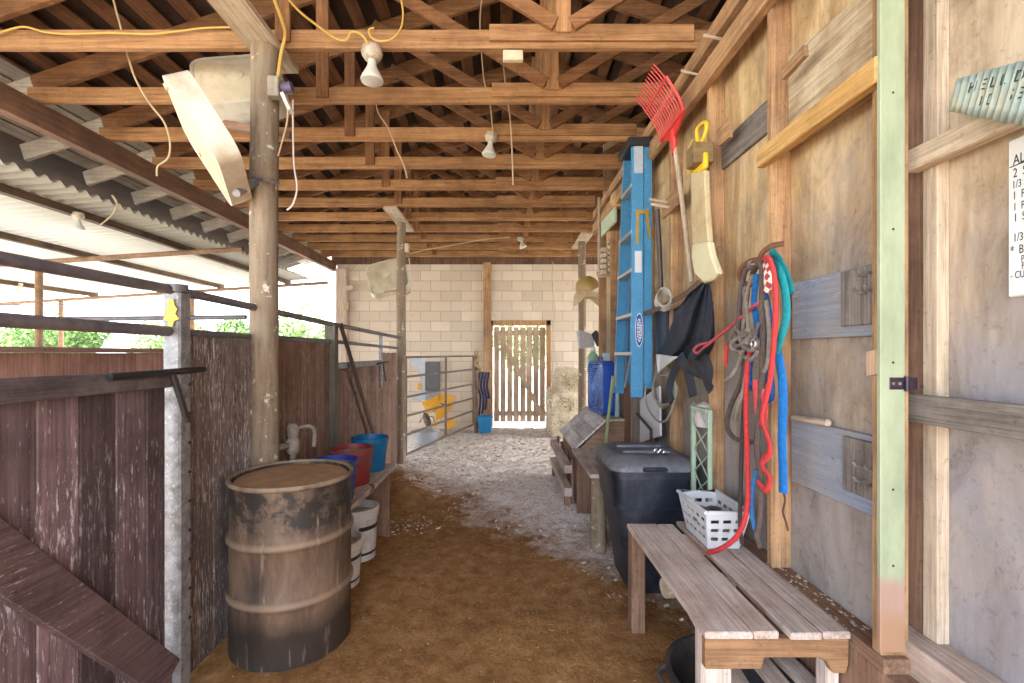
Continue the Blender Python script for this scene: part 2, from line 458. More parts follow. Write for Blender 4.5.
mul = w.node_tree.nodes.new('ShaderNodeVectorMath'); mul.operation = 'SCALE'; mul.inputs['Scale'].default_value = .28
w.node_tree.links.new(sky.outputs[0], mul.inputs[0]); w.node_tree.links.new(mul.outputs[0], mxs.inputs[6])
w.node_tree.links.new(mxs.outputs[2], bg.inputs['Color']); bg.inputs['Strength'].default_value = SKY
sun = bpy.data.lights.new('sun', 'SUN'); sun.energy = SUN; sun.angle = math.radians(1.5); sun.color = (1, .96, .90)
so = bpy.data.objects.new('sun', sun); COL.objects.link(so)
so.rotation_euler = V((.72, .45, -.53)).to_track_quat('-Z', 'Y').to_euler()
so.location = (-14, -9, 12)

# ================================================================== SETTING
def hgt(x, y):
    b = noise.noise(V((x*1.1, y*1.1, 0))) * .022 + noise.noise(V((x*4, y*4, 3))) * .012 + noise.noise(V((x*13, y*13, 5))) * .008
    if y > 3.5: b += noise.noise(V((x*7, y*7, 9))) * .02 * min(1, (y - 3.5) / 2)
    b += .10 * math.exp(-((x + 1.05)**2 / .06 + (y - 4.9)**2 / .12)) + .05 * math.exp(-((x + 1.2)**2 / .08 + (y - 5.6)**2 / .3))
    return b - .012
mb = MB()
nx, ny = 100, 170
mb.grid(lambda u, v: V((-3.6 + u*5.2, -2.2 + v*11.9, hgt(-3.6 + u*5.2, -2.2 + v*11.9))), nx, ny)
FLOORM = dirt_floor()
struct('floor', mb, FLOORM, smooth=True, recalc=False)
gm = plain('dry_pasture_ground', (206,198,184), .95, 0, .2, .4, dirt=(176,176,150), dirt_amt=.5)
mb = MB()
for a in ((-70,-40,-3.6,90), (1.6,-40,60,90), (-3.6,-40,1.6,-2.2), (-3.6,9.7,1.6,90)):
    mb.box((a[0], a[1], -.12), (a[2], a[3], -.04))
struct('ground', mb, gm)

# back wall of blocks, with the doorway left open
BY = 9.5
BLK = block_wall()
DX0, DX1, DZ = -.23, .88, 2.10
mb = MB()
mb.box((-3.45, BY, -.1), (DX0 - .06, BY + .2, 3.36)); mb.box((DX1 + .06, BY, -.1), (4.2, BY + .2, 3.36)); mb.box((DX0 - .06, BY, DZ + .1), (DX1 + .06, BY + .2, 3.36))
struct('wall_back', mb, BLK)
mb = MB(); mb.prism([(-3.6, BY + .1, 3.361), (4.9, BY + .1, 3.361), (4.9, BY + .1, 3.42), (.36, BY + .1, 5.02), (-3.6, BY + .1, 3.67)], (0, .04, 0))
struct('wall_gable', mb, BROWNW('Z'))
# unseen room walls behind the partition, cut short so daylight reaches the far end
mb = MB(); mb.box((4.2, -2.2, -.1), (4.26, 6.16, 3.5)); mb.box((1.325, 6.10, -.1), (4.2, 6.16, 4.6)); mb.box((1.36, -2.2, -.1), (4.2, -2.14, 4.6))
struct('wall_outer_unseen', mb, plywood('unseen_outer_plywood'))

# right partition: plywood skin, plates, studs
PX = 1.31
mb = MB()
ys = [1.60, 2.115, 3.385, 4.65, 6.10]
for a, b in zip(ys[:-1], ys[1:]):
    mb.box((PX, a + .002, .5), (PX + .012, b - .002, 3.42))
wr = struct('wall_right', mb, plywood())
SY = [2.115 + .633*k for k in range(0, 7)]
for y in SY:
    mb = MB(); mb.box((1.22, y - .019, .55), (1.3098, y + .019, 3.30))
    mk('stud', mb, STUD('Z'), wr, bevel=.003)
mb = MB(); mb.box((1.219, 1.487, .55), (1.3098, 1.525, 3.40)); mk('stud', mb, STUD('Z'), wr, bevel=.003)
mb = MB(); mb.box((1.18, -2.1, 3.3), (1.31, 6.1, 3.345)); mb.box((1.18, -2.1, 3.347), (1.31, 6.1, 3.40)); mk('top_plate', mb, STUD('Y'), wr, bevel=.003)
mb = MB(); mb.box((1.172, -2.1, 3.10), (1.2195, 6.1, 3.225)); mk('ledger', mb, STUD('Y'), wr, bevel=.003)
mb = MB(); mb.box((1.215, 1.47, .50), (1.3098, 6.1, .549)); mk('sill_plate', mb, BROWNW('Y'), wr, bevel=.003)
# recessed wall section nearest the camera
mb = MB(); mb.box((1.42, -2.1, .45), (1.432, 1.60, 3.42)); mb.box((1.312, 1.60, .45), (1.432, 1.612, 3.42))
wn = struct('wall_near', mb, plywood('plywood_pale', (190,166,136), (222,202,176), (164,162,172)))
mb = MB(); mb.box((1.385, 1.519, .60), (1.4198, 1.597, 3.4)); mk('stud', mb, BROWNW('Z'), wn, bevel=.003)
mb = MB(); mb.box((1.38, 1.464, .60), (1.4198, 1.517, 3.4)); mk('stud', mb, PALE('Z'), wn, bevel=.003)
mb = MB(); mb.box((1.33, -1.5, EYE + .597), (1.379, 1.53, EYE + .668)); mk('rail', mb, PALE('Y'), wn, bevel=.004)
mb = MB(); mb.box((1.335, -1.5, EYE - .226), (1.379, 1.535, EYE - .136)); mk('rail', mb, GREYW('Y'), wn, bevel=.004)
mb = MB(); mb.box((1.30, -1.5, .45), (1.4198, 1.58, .599)); mk('sill_plate', mb, BENCH('Y'), wn, bevel=.004)
# footing boards under the partition
mb = MB()
y = -1.0
while y < 6.0:
    L = .42 + .1 * R.random(); mb.box((1.215 + .02*R.random(), y, -.1), (1.31, min(y + L, 6.1), .50)); y += L + .006
struct('trim_1', mb, BROWNW('Z'), bevel=.004)

# roof: deck, battens (skip sheathing), eave beam, trusses
EX, SL = -3.5, .34
RX = .36                      # ridge
ZR = 3.50                     # underside of rafter over the eave beam
def zr(X): return ZR + SL * (min(X, 2*RX - X) - EX)
mb = MB()
for s in (0, 1):
    xs = (-4.9, RX) if s == 0 else (RX, 5.0)
    a, b = (V((xs[0], 0, zr(xs[0]) + .205)), V((xs[1], 0, zr(xs[1]) + .205)))
    mb.prism([V((a.x, -2.4, a.z)), V((b.x, -2.4, b.z)), V((b.x, -2.4, b.z + .02)), V((a.x, -2.4, a.z + .02))], (0, 12.2, 0))
ce = struct('ceiling', mb, plain('old_roofing_felt', (58,42,34), .9, 0, .4, 3, dirt=(92,62,44), dirt_amt=.4))
X = -3.62
bi = 0
while X < 3.0:
    if abs(X - RX) > .09:
        mb = MB(); sg = 1 if X < RX else -1
        d = V((1, 0, SL*sg)).normalized(); nrm = V((-SL*sg, 0, 1)).normalized()
        c = V((X, 3.7, zr(X) + .155 + .012))
        wd = .052 + .012 * R.random()
        mb.obox(c, d * wd, V((0, 6.1, 0)), nrm * .011)
        mk('batten', mb, DARKW('Y'), ce); bi += 1
    X += .205 + .02 * R.random()
for k in range(5):
    x0 = -3.63 - .135*k; mb = MB(); d = V((1, 0, SL)).normalized(); nrm = V((-SL, 0, 1)).normalized()
    mb.obox(V((x0, 3.7, zr(x0) + .155)), d*.062, V((0, 6.1, 0)), nrm*.010); mk('soffit_board', mb, wood('soffit_wood', (168,160,152), (204,196,186), 'Y', dirt=(136,126,116), dirt_amt=.4, island=.2), ce)
mb = MB(); mb.box((-3.545, -2.1, EYE + 1.68), (-3.455, 9.5, EYE + 1.868))
eb = single('eave_beam', mb, wood('eave_beam_wood', (122,88,68), (168,130,104), 'Y', dirt=(104,80,66), dirt_amt=.4, island=.1, knots=True), 'long brown eave beam carrying the left ends of the roof trusses', 'beam', bevel=.004)

ORD = ['first', 'second', 'third', 'fourth', 'fifth', 'sixth', 'seventh', 'eighth', 'ninth', 'tenth', 'eleventh']
TY = [2.84 + .61*i for i in range(11)]
CB = EYE + 1.87               # bottom of the chords
def make_truss(Y, label):
    t = thing('roof_truss', (RX, Y, CB), label, 'roof truss', 'roof trusses above the aisle')
    def part(n, p, q, h, th=.038, off=0, a='X', par=None):
        m = MB(); m.beam(V(p) + V((0, off, 0)), V(q) + V((0, off, 0)), th, h); return mk(n, m, TAIL('X') if a == 'T' else (TRUSSD(a) if n in ('web', 'rafter') else TRUSS(a)), par or t, bevel=.003)
    ch = part('bottom_chord', (EX - .06, Y, CB + .0575), (1.30, Y, CB + .0575), .115)
    part('bottom_chord', (1.302, Y, CB + .0575), (4.2, Y, CB + .0575), .115)
    part('splice_board', (-.09, Y, CB + .085), (1.16, Y, CB + .085), .10, .022, -.03, 'X', ch)
    part('rafter_tail', (-4.28, Y, zr(-4.28) + .075), (-3.56, Y, zr(-3.56) + .075), .146, .038, .039, 'T')
    part('rafter', (-3.56, Y, zr(-3.56) + .075), (RX, Y, zr(RX) + .075), .148, .038, .039)
    part('rafter', (4.9, Y, zr(4.9) + .075), (RX, Y, zr(RX) + .075), .148, .038, .039)
    m = MB(); m.box((RX - .045, Y - .06, CB + .075), (RX + .045, Y - .042, zr(RX) + .08)); mk('king_post', m, TRUSS('Z'), t, bevel=.003)
    for s in (-1, 1):
        X0 = RX + s*.05; X1 = RX + s*1.5
        part('web', (X0, Y, CB + .12), (X1, Y, CB + .12 + 1.45*.60), .085, .03, -.020 - .035)
    m = MB(); m.box((-1.395, Y - .042, CB + .03), (-1.305, Y - .0195, zr(-1.35) + .07)); mk('hanger', m, TRUSSD('Z'), t, bevel=.003)
    return t
tl = lambda i: ('nearest roof truss crossing the top of the picture with a yellow cable on it' if i == 0 else
                f'brown timber roof truss, {ORD[i]} in the row counting from the front' if i < 10 else
                'last roof truss, right against the top of the block wall')
t0 = make_truss(TY[0], tl(0))
for i in range(1, 11): dup(t0, (RX, TY[i], CB), tl(i))

# lean-to on the left: corrugated roof on pipes
LX, LZ = -4.05, EYE + 1.53
def lz(X): return LZ - .0645 * (LX - X)
mb = MB()
NY = 10.8 / .1
def lf(u, v):
    Y = -1.2 + v*10.8; X = LX - u*7.4
    return V((X, Y, lz(X) + .022 + .024*math.sin(2*math.pi*Y/.13)))
mb.grid(lf, 5, 84*8)
lr = single('corrugated_roof', mb, translucent('white_fibreglass_sheet', (176,170,158)), 'off-white corrugated lean-to roof sheet over the yard', 'roof', recalc=False, smooth=True)
for X, lab in ((-4.48, 'dark roof purlin under the corrugated sheet, closest to the barn eave'), (-5.87, 'second dark purlin out from the barn eave'), (-8.5, 'outermost thin purlin under the corrugated sheet')):
    mb = MB(); mb.box((X - .04, -1.2, lz(X) - .075), (X + .04, 9.6, lz(X) - .0))
    single('purlin', mb, wood('purlin_wood', (84,66,54), (132,106,86), 'Y', dirt=(60,48,42), dirt_amt=.4, island=.2), lab, 'purlin', 'lean-to purlins')
for Y, lab in ((6.38, 'rusty rafter pipe crossing under the lean-to purlins at the eave post'), (9.45, 'far rusty rafter pipe at the end of the lean-to roof')):
    mb = MB(); mb.tube([(-3.62, Y, lz(-3.62) - .115), (-11.2, Y, lz(-11.2) - .115)], .035, 10)
    single('rafter_pipe', mb, M_RUSTPIPE, lab, 'pipe', 'lean-to rafter pipes', smooth=True)
for (X, Y), lab in zip(((-3.5, 6.4), (-6.45, 6.38), (-9.1, 9.45), (-6.4, 9.45)), ('slim round post under the eave beam, behind the big log post', 'thin rusty pipe post holding up the lean-to roof, left of two', 'pinkish pipe post beyond the yard, beside the thin rusty pipe post', 'thin far pipe post at the lean-to end, seen past the front rails')):
    mb = MB(); top = EYE + 1.68 if X > -3.6 else lz(X) - .15
    mb.tube([(X, Y, -.05), (X, Y, top)], .042 if X > -3.6 else .045, 12)
    single('pipe_post', mb, M_RUSTPIPE, lab, 'post', 'lean-to posts', smooth=True)
mb = MB(); mb.tube([(-3.6, 6.42, EYE + .50), (-6.4, 6.42, EYE + .47)], .035, 10); single('rail_pipe', mb, M_PIPE, 'dark horizontal pipe rail of the far pen, seen behind the front gate post', 'rail', smooth=True)
mb = MB(); mb.tube([(-6.5, 7.4, EYE + .77), (-8.3, 7.4, EYE + .77)], .012, 8); single('hanging_pipe', mb, M_PIPE, 'thin dark pipe hung level under the far side of the lean-to', 'pipe', smooth=True)

# trees beyond the yard
def leaf_mat(name, a, b):
    m = N(name); g = m.new('ShaderNodeNewGeometry'); c = m.ramp(g.outputs['Random Per Island'], [(0, C(a)), (1, C(b))])
    m.col(c); m.set(.7, 0, .2); return m.m
LEAF = [leaf_mat('leaves_green', (56,84,44), (112,138,80)), leaf_mat('leaves_pale', (88,112,70), (146,164,112)), leaf_mat('leaves_deep', (44,72,42), (92,122,72))]
BARK = plain('bark', (96,80,64), .9)
def tree(x, y, h, w, k, label):
    t = thing('tree', (x, y, -.1), label, 'tree', 'trees beyond the pen')
    m = MB(); m.tube([(x, y, -.1), (x + .1, y, h*.3), (x, y, h*.6)], [w*.05, w*.04, w*.025], 8); 
    for a in range(4):
        m.tube([(x, y, h*.35), (x + w*.25*math.cos(a*1.6), y + w*.25*math.sin(a*1.6), h*.62)], [w*.025, w*.012], 6)
    mk('trunk', m, BARK, t, smooth=True)
    m = MB(); cl = [(x + R.uniform(-.34,.34)*w, y + R.uniform(-.34,.34)*w, h*R.uniform(.32,.84), w*R.uniform(.14,.24)) for _ in range(16)]
    for cx, cy, cz, r in cl:
        for _ in range(190):
            d = V((R.gauss(0,1), R.gauss(0,1), R.gauss(0,1))).normalized() * r * R.uniform(.6, 1.0)
            p = V((cx, cy, cz)) + V((d.x, d.y, d.z*.85)); s = w*.03*R.uniform(.6, 1.3)
            a = V((R.gauss(0,1), R.gauss(0,1), R.gauss(0,1))).normalized(); b = a.orthogonal().normalized()
            m.add([p - a*s - b*s*.1, p + b*s*.55, p + a*s, p - b*s*.55], [(0,1,2,3)])
    mk('foliage', m, LEAF[k], t, recalc=False)
tree(-14.6, 33, 5.0, 6.4, 1, 'round pale green tree seen between the log post and the block wall')
for i, (x, y, h, ww, k, l) in enumerate((
    (-19.5, 36, 4.0, 5.5, 0, 'green tree just left of the log post, beyond the rails'),
    (-25, 35, 3.7, 6, 1, 'low pale green tree behind the yellow scrap on the gate post'),
    (-30.8, 32, 4.0, 5, 0, 'leafy green tree between the gate post and the thin pipe posts'),
    (-37.5, 39, 4.5, 6, 2, 'deep green tree behind the pinkish pipe post'),
    (-44.5, 40, 4.2, 6, 1, 'pale tree at the left edge of the view over the yard'),
    (-11.5, 46, 4.6, 7, 2, 'far deep green tree right at the corner of the block wall'),
    (1.2, 26, 4.0, 5.5, 1, 'pale green tree glimpsed through the slatted door'))):
    tree(x, y, h, ww, k, l)

# ================================================================== LEFT SIDE
def log_post(name, x, y, r0, r1, h, label):
    m = MB(); pts = []; rr = []
    for i in range(15):
        z = -.05 + (h + .05)*i/14
        pts.append((x + .012*noise.noise(V((z*.8, x, 1))), y + .012*noise.noise(V((z*.8, y, 4))), z)); rr.append(r0 + (r1 - r0)*i/14 + .004*noise.noise(V((z*3, x, y))))
    m.tube(pts, rr, 20)
    return single(name, m, log_mat(), label, 'post', 'round log posts along the aisle', smooth=True)
log_post('log_post', -1.445, 2.77, .082, .078, EYE + 1.83, 'thick stained log post in front of the stall boards, behind the rusty drum')
log_post('log_post', -1.45, 6.48, .068, .062, EYE + 1.83, 'slimmer round post where the pipe gate hinges, holding a white box fan')
log_post('log_post', 1.285, 7.58, .066, .062, EYE + 1.83, 'round brown post at the end of the right wall, behind the tan hat')
for (a, b, lab) in (((-1.545, 1.75, EYE + 1.832), (-1.345, 3.02, EYE + 1.868), 'pale flat bearer board on top of the thick stained log post'), ((-1.54, 5.85, EYE + 1.832), (-1.36, 6.95, EYE + 1.868), 'short pale bearer board capping the slimmer far post'), ((1.19, 7.1, EYE + 1.832), (1.38, 8.1, EYE + 1.868), 'pale bearer board on the post at the right wall end')):
    m = MB(); m.box(a, b); single('bearer_board', m, PALE('Y'), lab, 'board', 'bearer boards on the posts', bevel=.004)

# near steel gate post, gate, rails
m = MB(); m.box((-1.482, 1.995, -.05), (-1.406, 2.07, EYE + .27))
gp = thing('gate_post', (-1.45, 2.03, 0), 'grey galvanised steel gate post at the end of the near stall gate', 'post')
mk('tube', m, M_STEEL, gp, bevel=.008)
m = MB(); m.tube([(-1.452, 2.03, EYE + .268), (-1.452, 2.03, EYE + .30)], .05, 16); mk('cap', m, M_PIPE, gp, smooth=True)
for k in range(9):
    m = MB(); m.tube([(-1.406, 2.055, .35 + k*.13), (-1.400, 2.055, .35 + k*.13)], .007, 8); mk('bolt', m, M_BLACK, gp)
m = MB(); c0 = P(175, 313, 1.975)
pts = [P(x, y, 1.99) for x, y in ((168,301),(174,299),(175,305),(178,309),(176,314),(180,319),(175,321),(173,327),(169,326),(169,321),(164,320),(167,315),(165,309),(169,307))]
m.prism(pts, (0, -.006, 0)); single('rag', m, plain('yellow_rag', (226,196,96), .9, 0, .25, 40), 'torn yellow scrap stuck on the grey gate post', 'rag')
# near gate
g = thing('stall_gate', (-1.45, 1.35, .05), 'near stall gate of purple-brown planks with a diagonal brace', 'gate')
m = MB(); y = .55; 
while y < 1.93:
    wd = .145; m.box((-1.462 + R.uniform(-.003,.003), y, .08), (-1.44, min(y + wd - .006, 1.955), EYE - .10)); y += wd
mk('plank_panel', m, FENCE_N('Z'), g, bevel=.003)
m = MB(); m.box((-1.438, .55, EYE - .145), (-1.405, 1.955, EYE - .072)); mk('top_rail', m, wood('gate_rail_dark', (62,54,56), (104,94,96), 'Y', dirt=(140,130,130), dirt_amt=.3, island=.1), g, bevel=.004)
m = MB(); m.beam((-1.42, .60, 1.78 + .02), (-1.42, 1.94, .14 - .02 + .04), .034, .14, up=(0, .5, 1)); mk('brace', m, wood('brace_purple', (92,74,74), (126,104,104), 'Y', dirt=(74,58,58), dirt_amt=.3, streak=(170,160,164), streak_amt=-.1, island=.05), g, bevel=.003)
m = MB(); m.box((-1.438, .55, .08), (-1.408, 1.955, .20)); mk('bottom_rail', m, FENCE_N('Y'), g, bevel=.003)
m = MB(); m.tube([(-1.39, 1.62, EYE - .085), (-1.39, 2.13, EYE - .075)], .014, 10); m.tube([(-1.39, 1.93, EYE - .085), (-1.375, 2.0, EYE - .30)], .013, 8)
lt = mk('latch_rod', m, M_BLACK, g, smooth=True)
# rails
def rail(pts, r, mat, label, name='pipe_rail'):
    m = MB(); m.tube(pts, r, 12); return single(name, m, mat, label, 'rail', 'pipe rails above the stall fronts', smooth=True)
rail([(-1.45, .5, EYE + .27), (-1.45, 2.03, EYE + .276), (-1.49, 4.0, EYE + .25), (-1.46, 6.42, EYE + .215)], .021, M_PIPE, 'long dark top pipe rail running the whole length of the stall fronts')
rail([(-1.45, .5, EYE + .098), (-1.45, 1.985, EYE + .094)], .022, M_PIPE, 'dark lower pipe rail above the near stall gate')
rail([(-1.5, 2.08, EYE + .095), (-1.5, 3.95, EYE + .10)], .018, M_PIPE, 'thin pipe lying along the top edge of the stall boards behind the drum')
# stall fronts
def stall(name, y0, y1, ztop, mf, label, wd=.15):
    m = MB(); y = y0
    while y < y1 - .01:
        m.box((-1.52 + R.uniform(-.004,.004), y, .0), (-1.495, min(y + wd - .005, y1), ztop + R.uniform(-.008,.004))); y += wd
    return single(name, m, mf('Z'), label, 'stall wall', 'boarded stall fronts', bevel=.003)
stall('stall_wall', 2.08, 2.86, EYE + .082, FENCE_G, 'grey-brown stall boards splashed white, beside the steel gate post', .29)
stall('stall_wall', 2.865, 3.94, EYE + .09, FENCE_R, 'reddish-brown stall boards just beyond the thick log post', .135)
stall('stall_wall', 5.66, 6.40, EYE + .005, FENCE_R, 'narrow reddish boards between the second stall gate and the far post', .14)
m = MB(); m.box((-1.545, 3.955, 0), (-1.455, 4.045, EYE + .245)); single('fence_post', m, wood('fence_post_greenish', (104,100,88), (150,146,130), 'Z', dirt=(90,80,68), dirt_amt=.3), 'square grey-green fence post between the stall boards and the second gate', 'post', bevel=.005)
g2 = thing('stall_gate', (-1.5, 4.8, 0), 'second stall gate of narrow brown boards with a steel flat brace', 'gate')
m = MB(); y = 4.07
while y < 5.55: m.box((-1.52, y, .06), (-1.50, y + .115, EYE - .10)); y += .12
mk('plank_panel', m, FENCE_R('Z'), g2, bevel=.003)
m = MB(); m.box((-1.498, 4.07, EYE - .145), (-1.47, 5.58, EYE - .085)); mk('top_rail', m, M_PIPE, g2, bevel=.004)
m = MB(); m.tube([(-1.49, 4.06, EYE + .10), (-1.49, 6.38, EYE + .07)], .017, 10); mk('pipe', m, M_PIPE, g2, smooth=True)
m = MB(); m.tube([(-1.49, 5.56, EYE - .42), (-1.49, 5.56, EYE + .23)], .022, 10); mk('upright', m, M_STEEL, g2, smooth=True)
m = MB(); m.tube([(-1.45, 5.30, EYE - .125), (-1.45, 5.72, EYE - .11)], .012, 8); m.tube([(-1.45, 5.52, EYE - .12), (-1.43, 5.56, EYE - .34)], .011, 8); mk('latch_rod', m, M_BLACK, g2, smooth=True)
m = MB(); m.beam((-1.445, 4.07, EYE + .25), (-1.445, 5.12, EYE - .93), .012, .065, up=(0, 1, .8)); mk('brace', m, wood('brace_dark', (70,52,44), (108,84,72), 'Z', island=.1), g2)
# outer stall wall across the pen
ow = thing('pen_wall', (-3.5, 5.5, 0), 'low reddish plank wall on the far side of the stall', 'wall')
m = MB(); y = 2.9
while y < 6.2: m.box((-3.52, y, 0), (-3.495, y + .29, EYE + .0)); y += .296
mk('plank_panel', m, wood('pen_boards', (172,126,110), (206,164,146), 'Z', dirt=(150,108,94), dirt_amt=.3, island=.25), ow)
m = MB(); m.box((-3.54, 2.9, EYE + .002), (-3.45, 6.3, EYE + .045)); mk('cap_board', m, wood('pen_cap', (150,114,102), (186,150,134), 'Y'), ow, bevel=.004)
m = MB(); m.box((-3.42, 9.34, 0), (-3.2, 9.499, EYE + 1.72)); single('corner_post', m, wood('pinkish_post', (196,170,152), (222,200,184), 'Z', island=.1), 'pale pinkish post at the left end of the block wall', 'post', bevel=.004)
m = MB(); m.box((-.425, 9.42, 0), (-.27, 9.499, EYE + 1.86)); single('wall_post', m, STUD('Z'), 'tall brown timber post on the block wall, left of the slatted door', 'post', bevel=.004)

# drum
DR, DC = .30, V((-1.147, 2.5, 0))
prof = [(0, .015), (DR*.97, .015), (DR, .0), (DR, .03)]
for zb in (.30, .585):
    prof += [(DR, zb - .03), (DR + .004, zb - .022), (DR + .013, zb - .008), (DR + .014, zb), (DR + .013, zb + .008), (DR + .004, zb + .022), (DR, zb + .03)]
prof += [(DR, .855), (DR + .008, .862), (DR + .011, .872), (DR + .008, .882), (DR - .004, .882), (DR - .008, .872), (DR - .010, .835)]
d = thing('steel_drum', DC, 'large rusty dirt-caked steel drum standing against the stall boards', 'drum')
m = MB(); m.lathe(prof, DC, n=56)
for i, p in enumerate(m.v):
    if p.z < .82 and (p - DC).xy.length > .1:
        k = noise.noise(V((p.x*4, p.y*4, p.z*3))) * .008; r = V((p.x - DC.x, p.y - DC.y, 0)).normalized(); m.v[i] = p + r*k
mk('drum_body', m, rusty_drum(), d, smooth=True)
m = MB(); m.lathe([(DR - .008, .845), (DR - .02, .862), (DR*.6, .868), (DR*.3, .874), (0, .872)], DC, n=40); mk('dirt_fill', m, plain('sandy_fill', (172,134,96), .95, 0, .15, 12, dirt=(140,104,70), dirt_amt=.4, bump=.2), d, smooth=True)

m = MB(); m.lathe([(DR + .001, .856), (DR + .010, .862), (DR + .0135, .872), (DR + .010, .884), (DR - .004, .885), (DR - .0095, .874)], DC, n=56); m.f = [f for f in m.f if len(f) == 4]; mk('rim', m, plain('dusty_rim', (150,128,106), .7, .1, .2, 14, dirt=(84,66,54), dirt_amt=.35), d, smooth=True)
# hydrant behind the drum
h = thing('water_hydrant', (-1.36, 2.97, 0), 'dirt-crusted yard hydrant tap standing behind the rusty drum', 'tap')
HM = plain('crusted_metal', (150,136,122), .9, .1, .3, 25, dirt=(100,84,72), dirt_amt=.5)
m = MB(); m.tube([(-1.36, 2.97, 0), (-1.36, 2.97, .98)], .022, 12); mk('riser_pipe', m, HM, h, smooth=True)
m = MB(); m.lathe([(.03, .88), (.042, .90), (.045, .96), (.032, .985), (.036, 1.0), (.04, 1.05), (.03, 1.075), (.0, 1.08)], (-1.36, 2.97, 0), n=16); mk('valve_head', m, HM, h, smooth=True)
m = MB(); m.tube([(-1.36, 2.97, .93), (-1.40, 2.90, .94), (-1.43, 2.84, .92), (-1.435, 2.825, .87)], [.02, .02, .021, .023], 10, smooth=4); mk('spout', m, HM, h, smooth=True)
m = MB(); m.tube([(-1.35, 2.97, 1.04), (-1.27, 2.99, 1.055), (-1.235, 3.0, 1.02), (-1.24, 3.0, .92)], .013, 8, smooth=4); mk('lever', m, HM, h, smooth=True)

# shelf with buckets
sh = thing('bucket_shelf', (-1.2, 3.4, 0), 'low rough plank shelf carrying the three buckets behind the drum', 'shelf')
m = MB(); m.prism([(-1.49, 2.86, .515), (-.98, 2.86, .515), (-.96, 3.4, .515), (-.955, 4.08, .515), (-1.49, 4.08, .515)], (0, 0, .035)); mk('top', m, BENCH('Y'), sh, bevel=.004)
m = MB(); m.box((-1.3, 3.86, -.02), (-.965, 3.90, .514)); mk('support', m, BROWNW('Z'), sh, bevel=.003)
m = MB(); m.box((-1.35, 2.90, -.02), (-1.27, 2.94, .514)); mk('support', m, BROWNW('Z'), sh, bevel=.003)
def bucket(c, rt, rb, hh, mat, label, group, rimmat=None, handle=None, wall=.006):
    t = thing('bucket', c, label, 'bucket', group); c = V(c)
    m = MB(); m.lathe([(0, .004), (rb - .004, .004), (rb, .0), (rt - .002, hh - .04), (rt + .007, hh - .035), (rt + .009, hh - .004), (rt + .004, hh), (rt - wall, hh), (rt - wall - .002, hh - .03), (rb - wall + .001, .015), (0, .012)], c, n=36)
    mk('pail', m, mat, t, smooth=True)
    m = MB(); a = handle or 0
    m.tube([c + V((math.cos(a)*(rt + .012), math.sin(a)*(rt + .012), hh - .02)) * 1.0] + [c + V((math.cos(a)*math.cos(q)*(rt + .012) - math.sin(a)*.0, math.sin(a)*math.cos(q)*(rt + .012), hh - .02)) + V((-math.sin(a), math.cos(a), -.25)) * math.sin(q)*(rt + .012) for q in [math.pi*k/10 for k in range(1, 10)]] + [c + V((-math.cos(a)*(rt + .012), -math.sin(a)*(rt + .012), hh - .02))], .003, 6, smooth=2)
    mk('handle', m, M_STEEL, t, smooth=True)
    return t
BK = 'feed buckets along the stall front'
bucket((-1.13, 3.06, .552), .15, .12, .27, plain('dusty_blue_plastic', (40,60,150), .5, 0, .2, 8, dirt=(120,104,90), dirt_amt=.3), 'dark blue bucket nearest the drum on the plank shelf', BK, handle=.4)
bucket((-1.14, 3.46, .552), .15, .12, .27, plain('dusty_red_plastic', (140,44,46), .5, 0, .2, 8, dirt=(120,90,76), dirt_amt=.35), 'dusty red bucket between the two blue buckets on the shelf', BK, handle=.9)
bucket((-1.125, 3.87, .552), .147, .118, .275, plain('teal_blue_plastic', (14,104,150), .45, 0, .15, 8), 'teal blue bucket at the far end of the plank shelf', BK, handle=.2)
WP = plain('dirty_white_plastic', (222,214,204), .45, 0, .08, 6, dirt=(156,132,110), dirt_amt=.3)
def feed_fill(t, c, r, z, n):
    m = MB(); m.lathe([(r, z - .01), (r*.7, z), (0, z + .012)], c, n=28); mk(n, m, plain('tan_feed', (158,132,104), .95, 0, .25, 30, bump=.4), t, smooth=True)
for o in [o for o in COL.objects if o.get('group') == BK and ('dark blue' in o['label'] or 'red' in o['label'])]: feed_fill(o, o.location, .139, .245, 'feed')
def feed_pail(c, hh, label):
    t = bucket(c, .15, .132, hh, WP, label, BK, handle=1.1); c = V(c)
    m = MB(); rr = lambda z: .132 + (.15 - .132)*z/hh
    m.lathe([(rr(hh*.80) + .001, hh*.80), (rr(hh*.80) + .008, hh*.81), (rr(hh*.84) + .008, hh*.835), (rr(hh*.85) + .001, hh*.845)], c, n=36)
    mk('collar', m, WP, t, smooth=True)
    for z0, z1 in ((hh*.60, hh*.68), (hh*.12, hh*.17)):
        m = MB(); 
        for k in range(14):
            a0 = -1.2 + k*.13; a1 = a0 + .13
            m.add([c + V((math.cos(a)*(rr(z)+.0015), math.sin(a)*(rr(z)+.0015), z)) for a, z in ((a0,z0),(a1,z0),(a1,z1),(a0,z1))], [(0,1,2,3)])
        mk('printed_band', m, M_BLACK, t['_pail'] if False else [o for o in COL.objects if o.parent == t and o.name.startswith('pail')][0])
    return t
feed_pail((-1.105, 3.47, 0), .38, 'white printed feed pail on the ground under the red bucket')
feed_pail((-1.10, 3.06, 0), .30, 'white printed pail half hidden behind the rusty drum')
m = MB(); m.tube([P(358, 494, 3.34), P(366, 496, 3.30), P(373, 489, 3.34), P(371, 485, 3.42), P(360, 489, 3.46)], .012, 8, smooth=5)
single('rag', m, plain('brown_rag', (128,104,84), .95, 0, .3, 30), 'twisted brown rag lying on the white feed pail', 'rag', smooth=True)

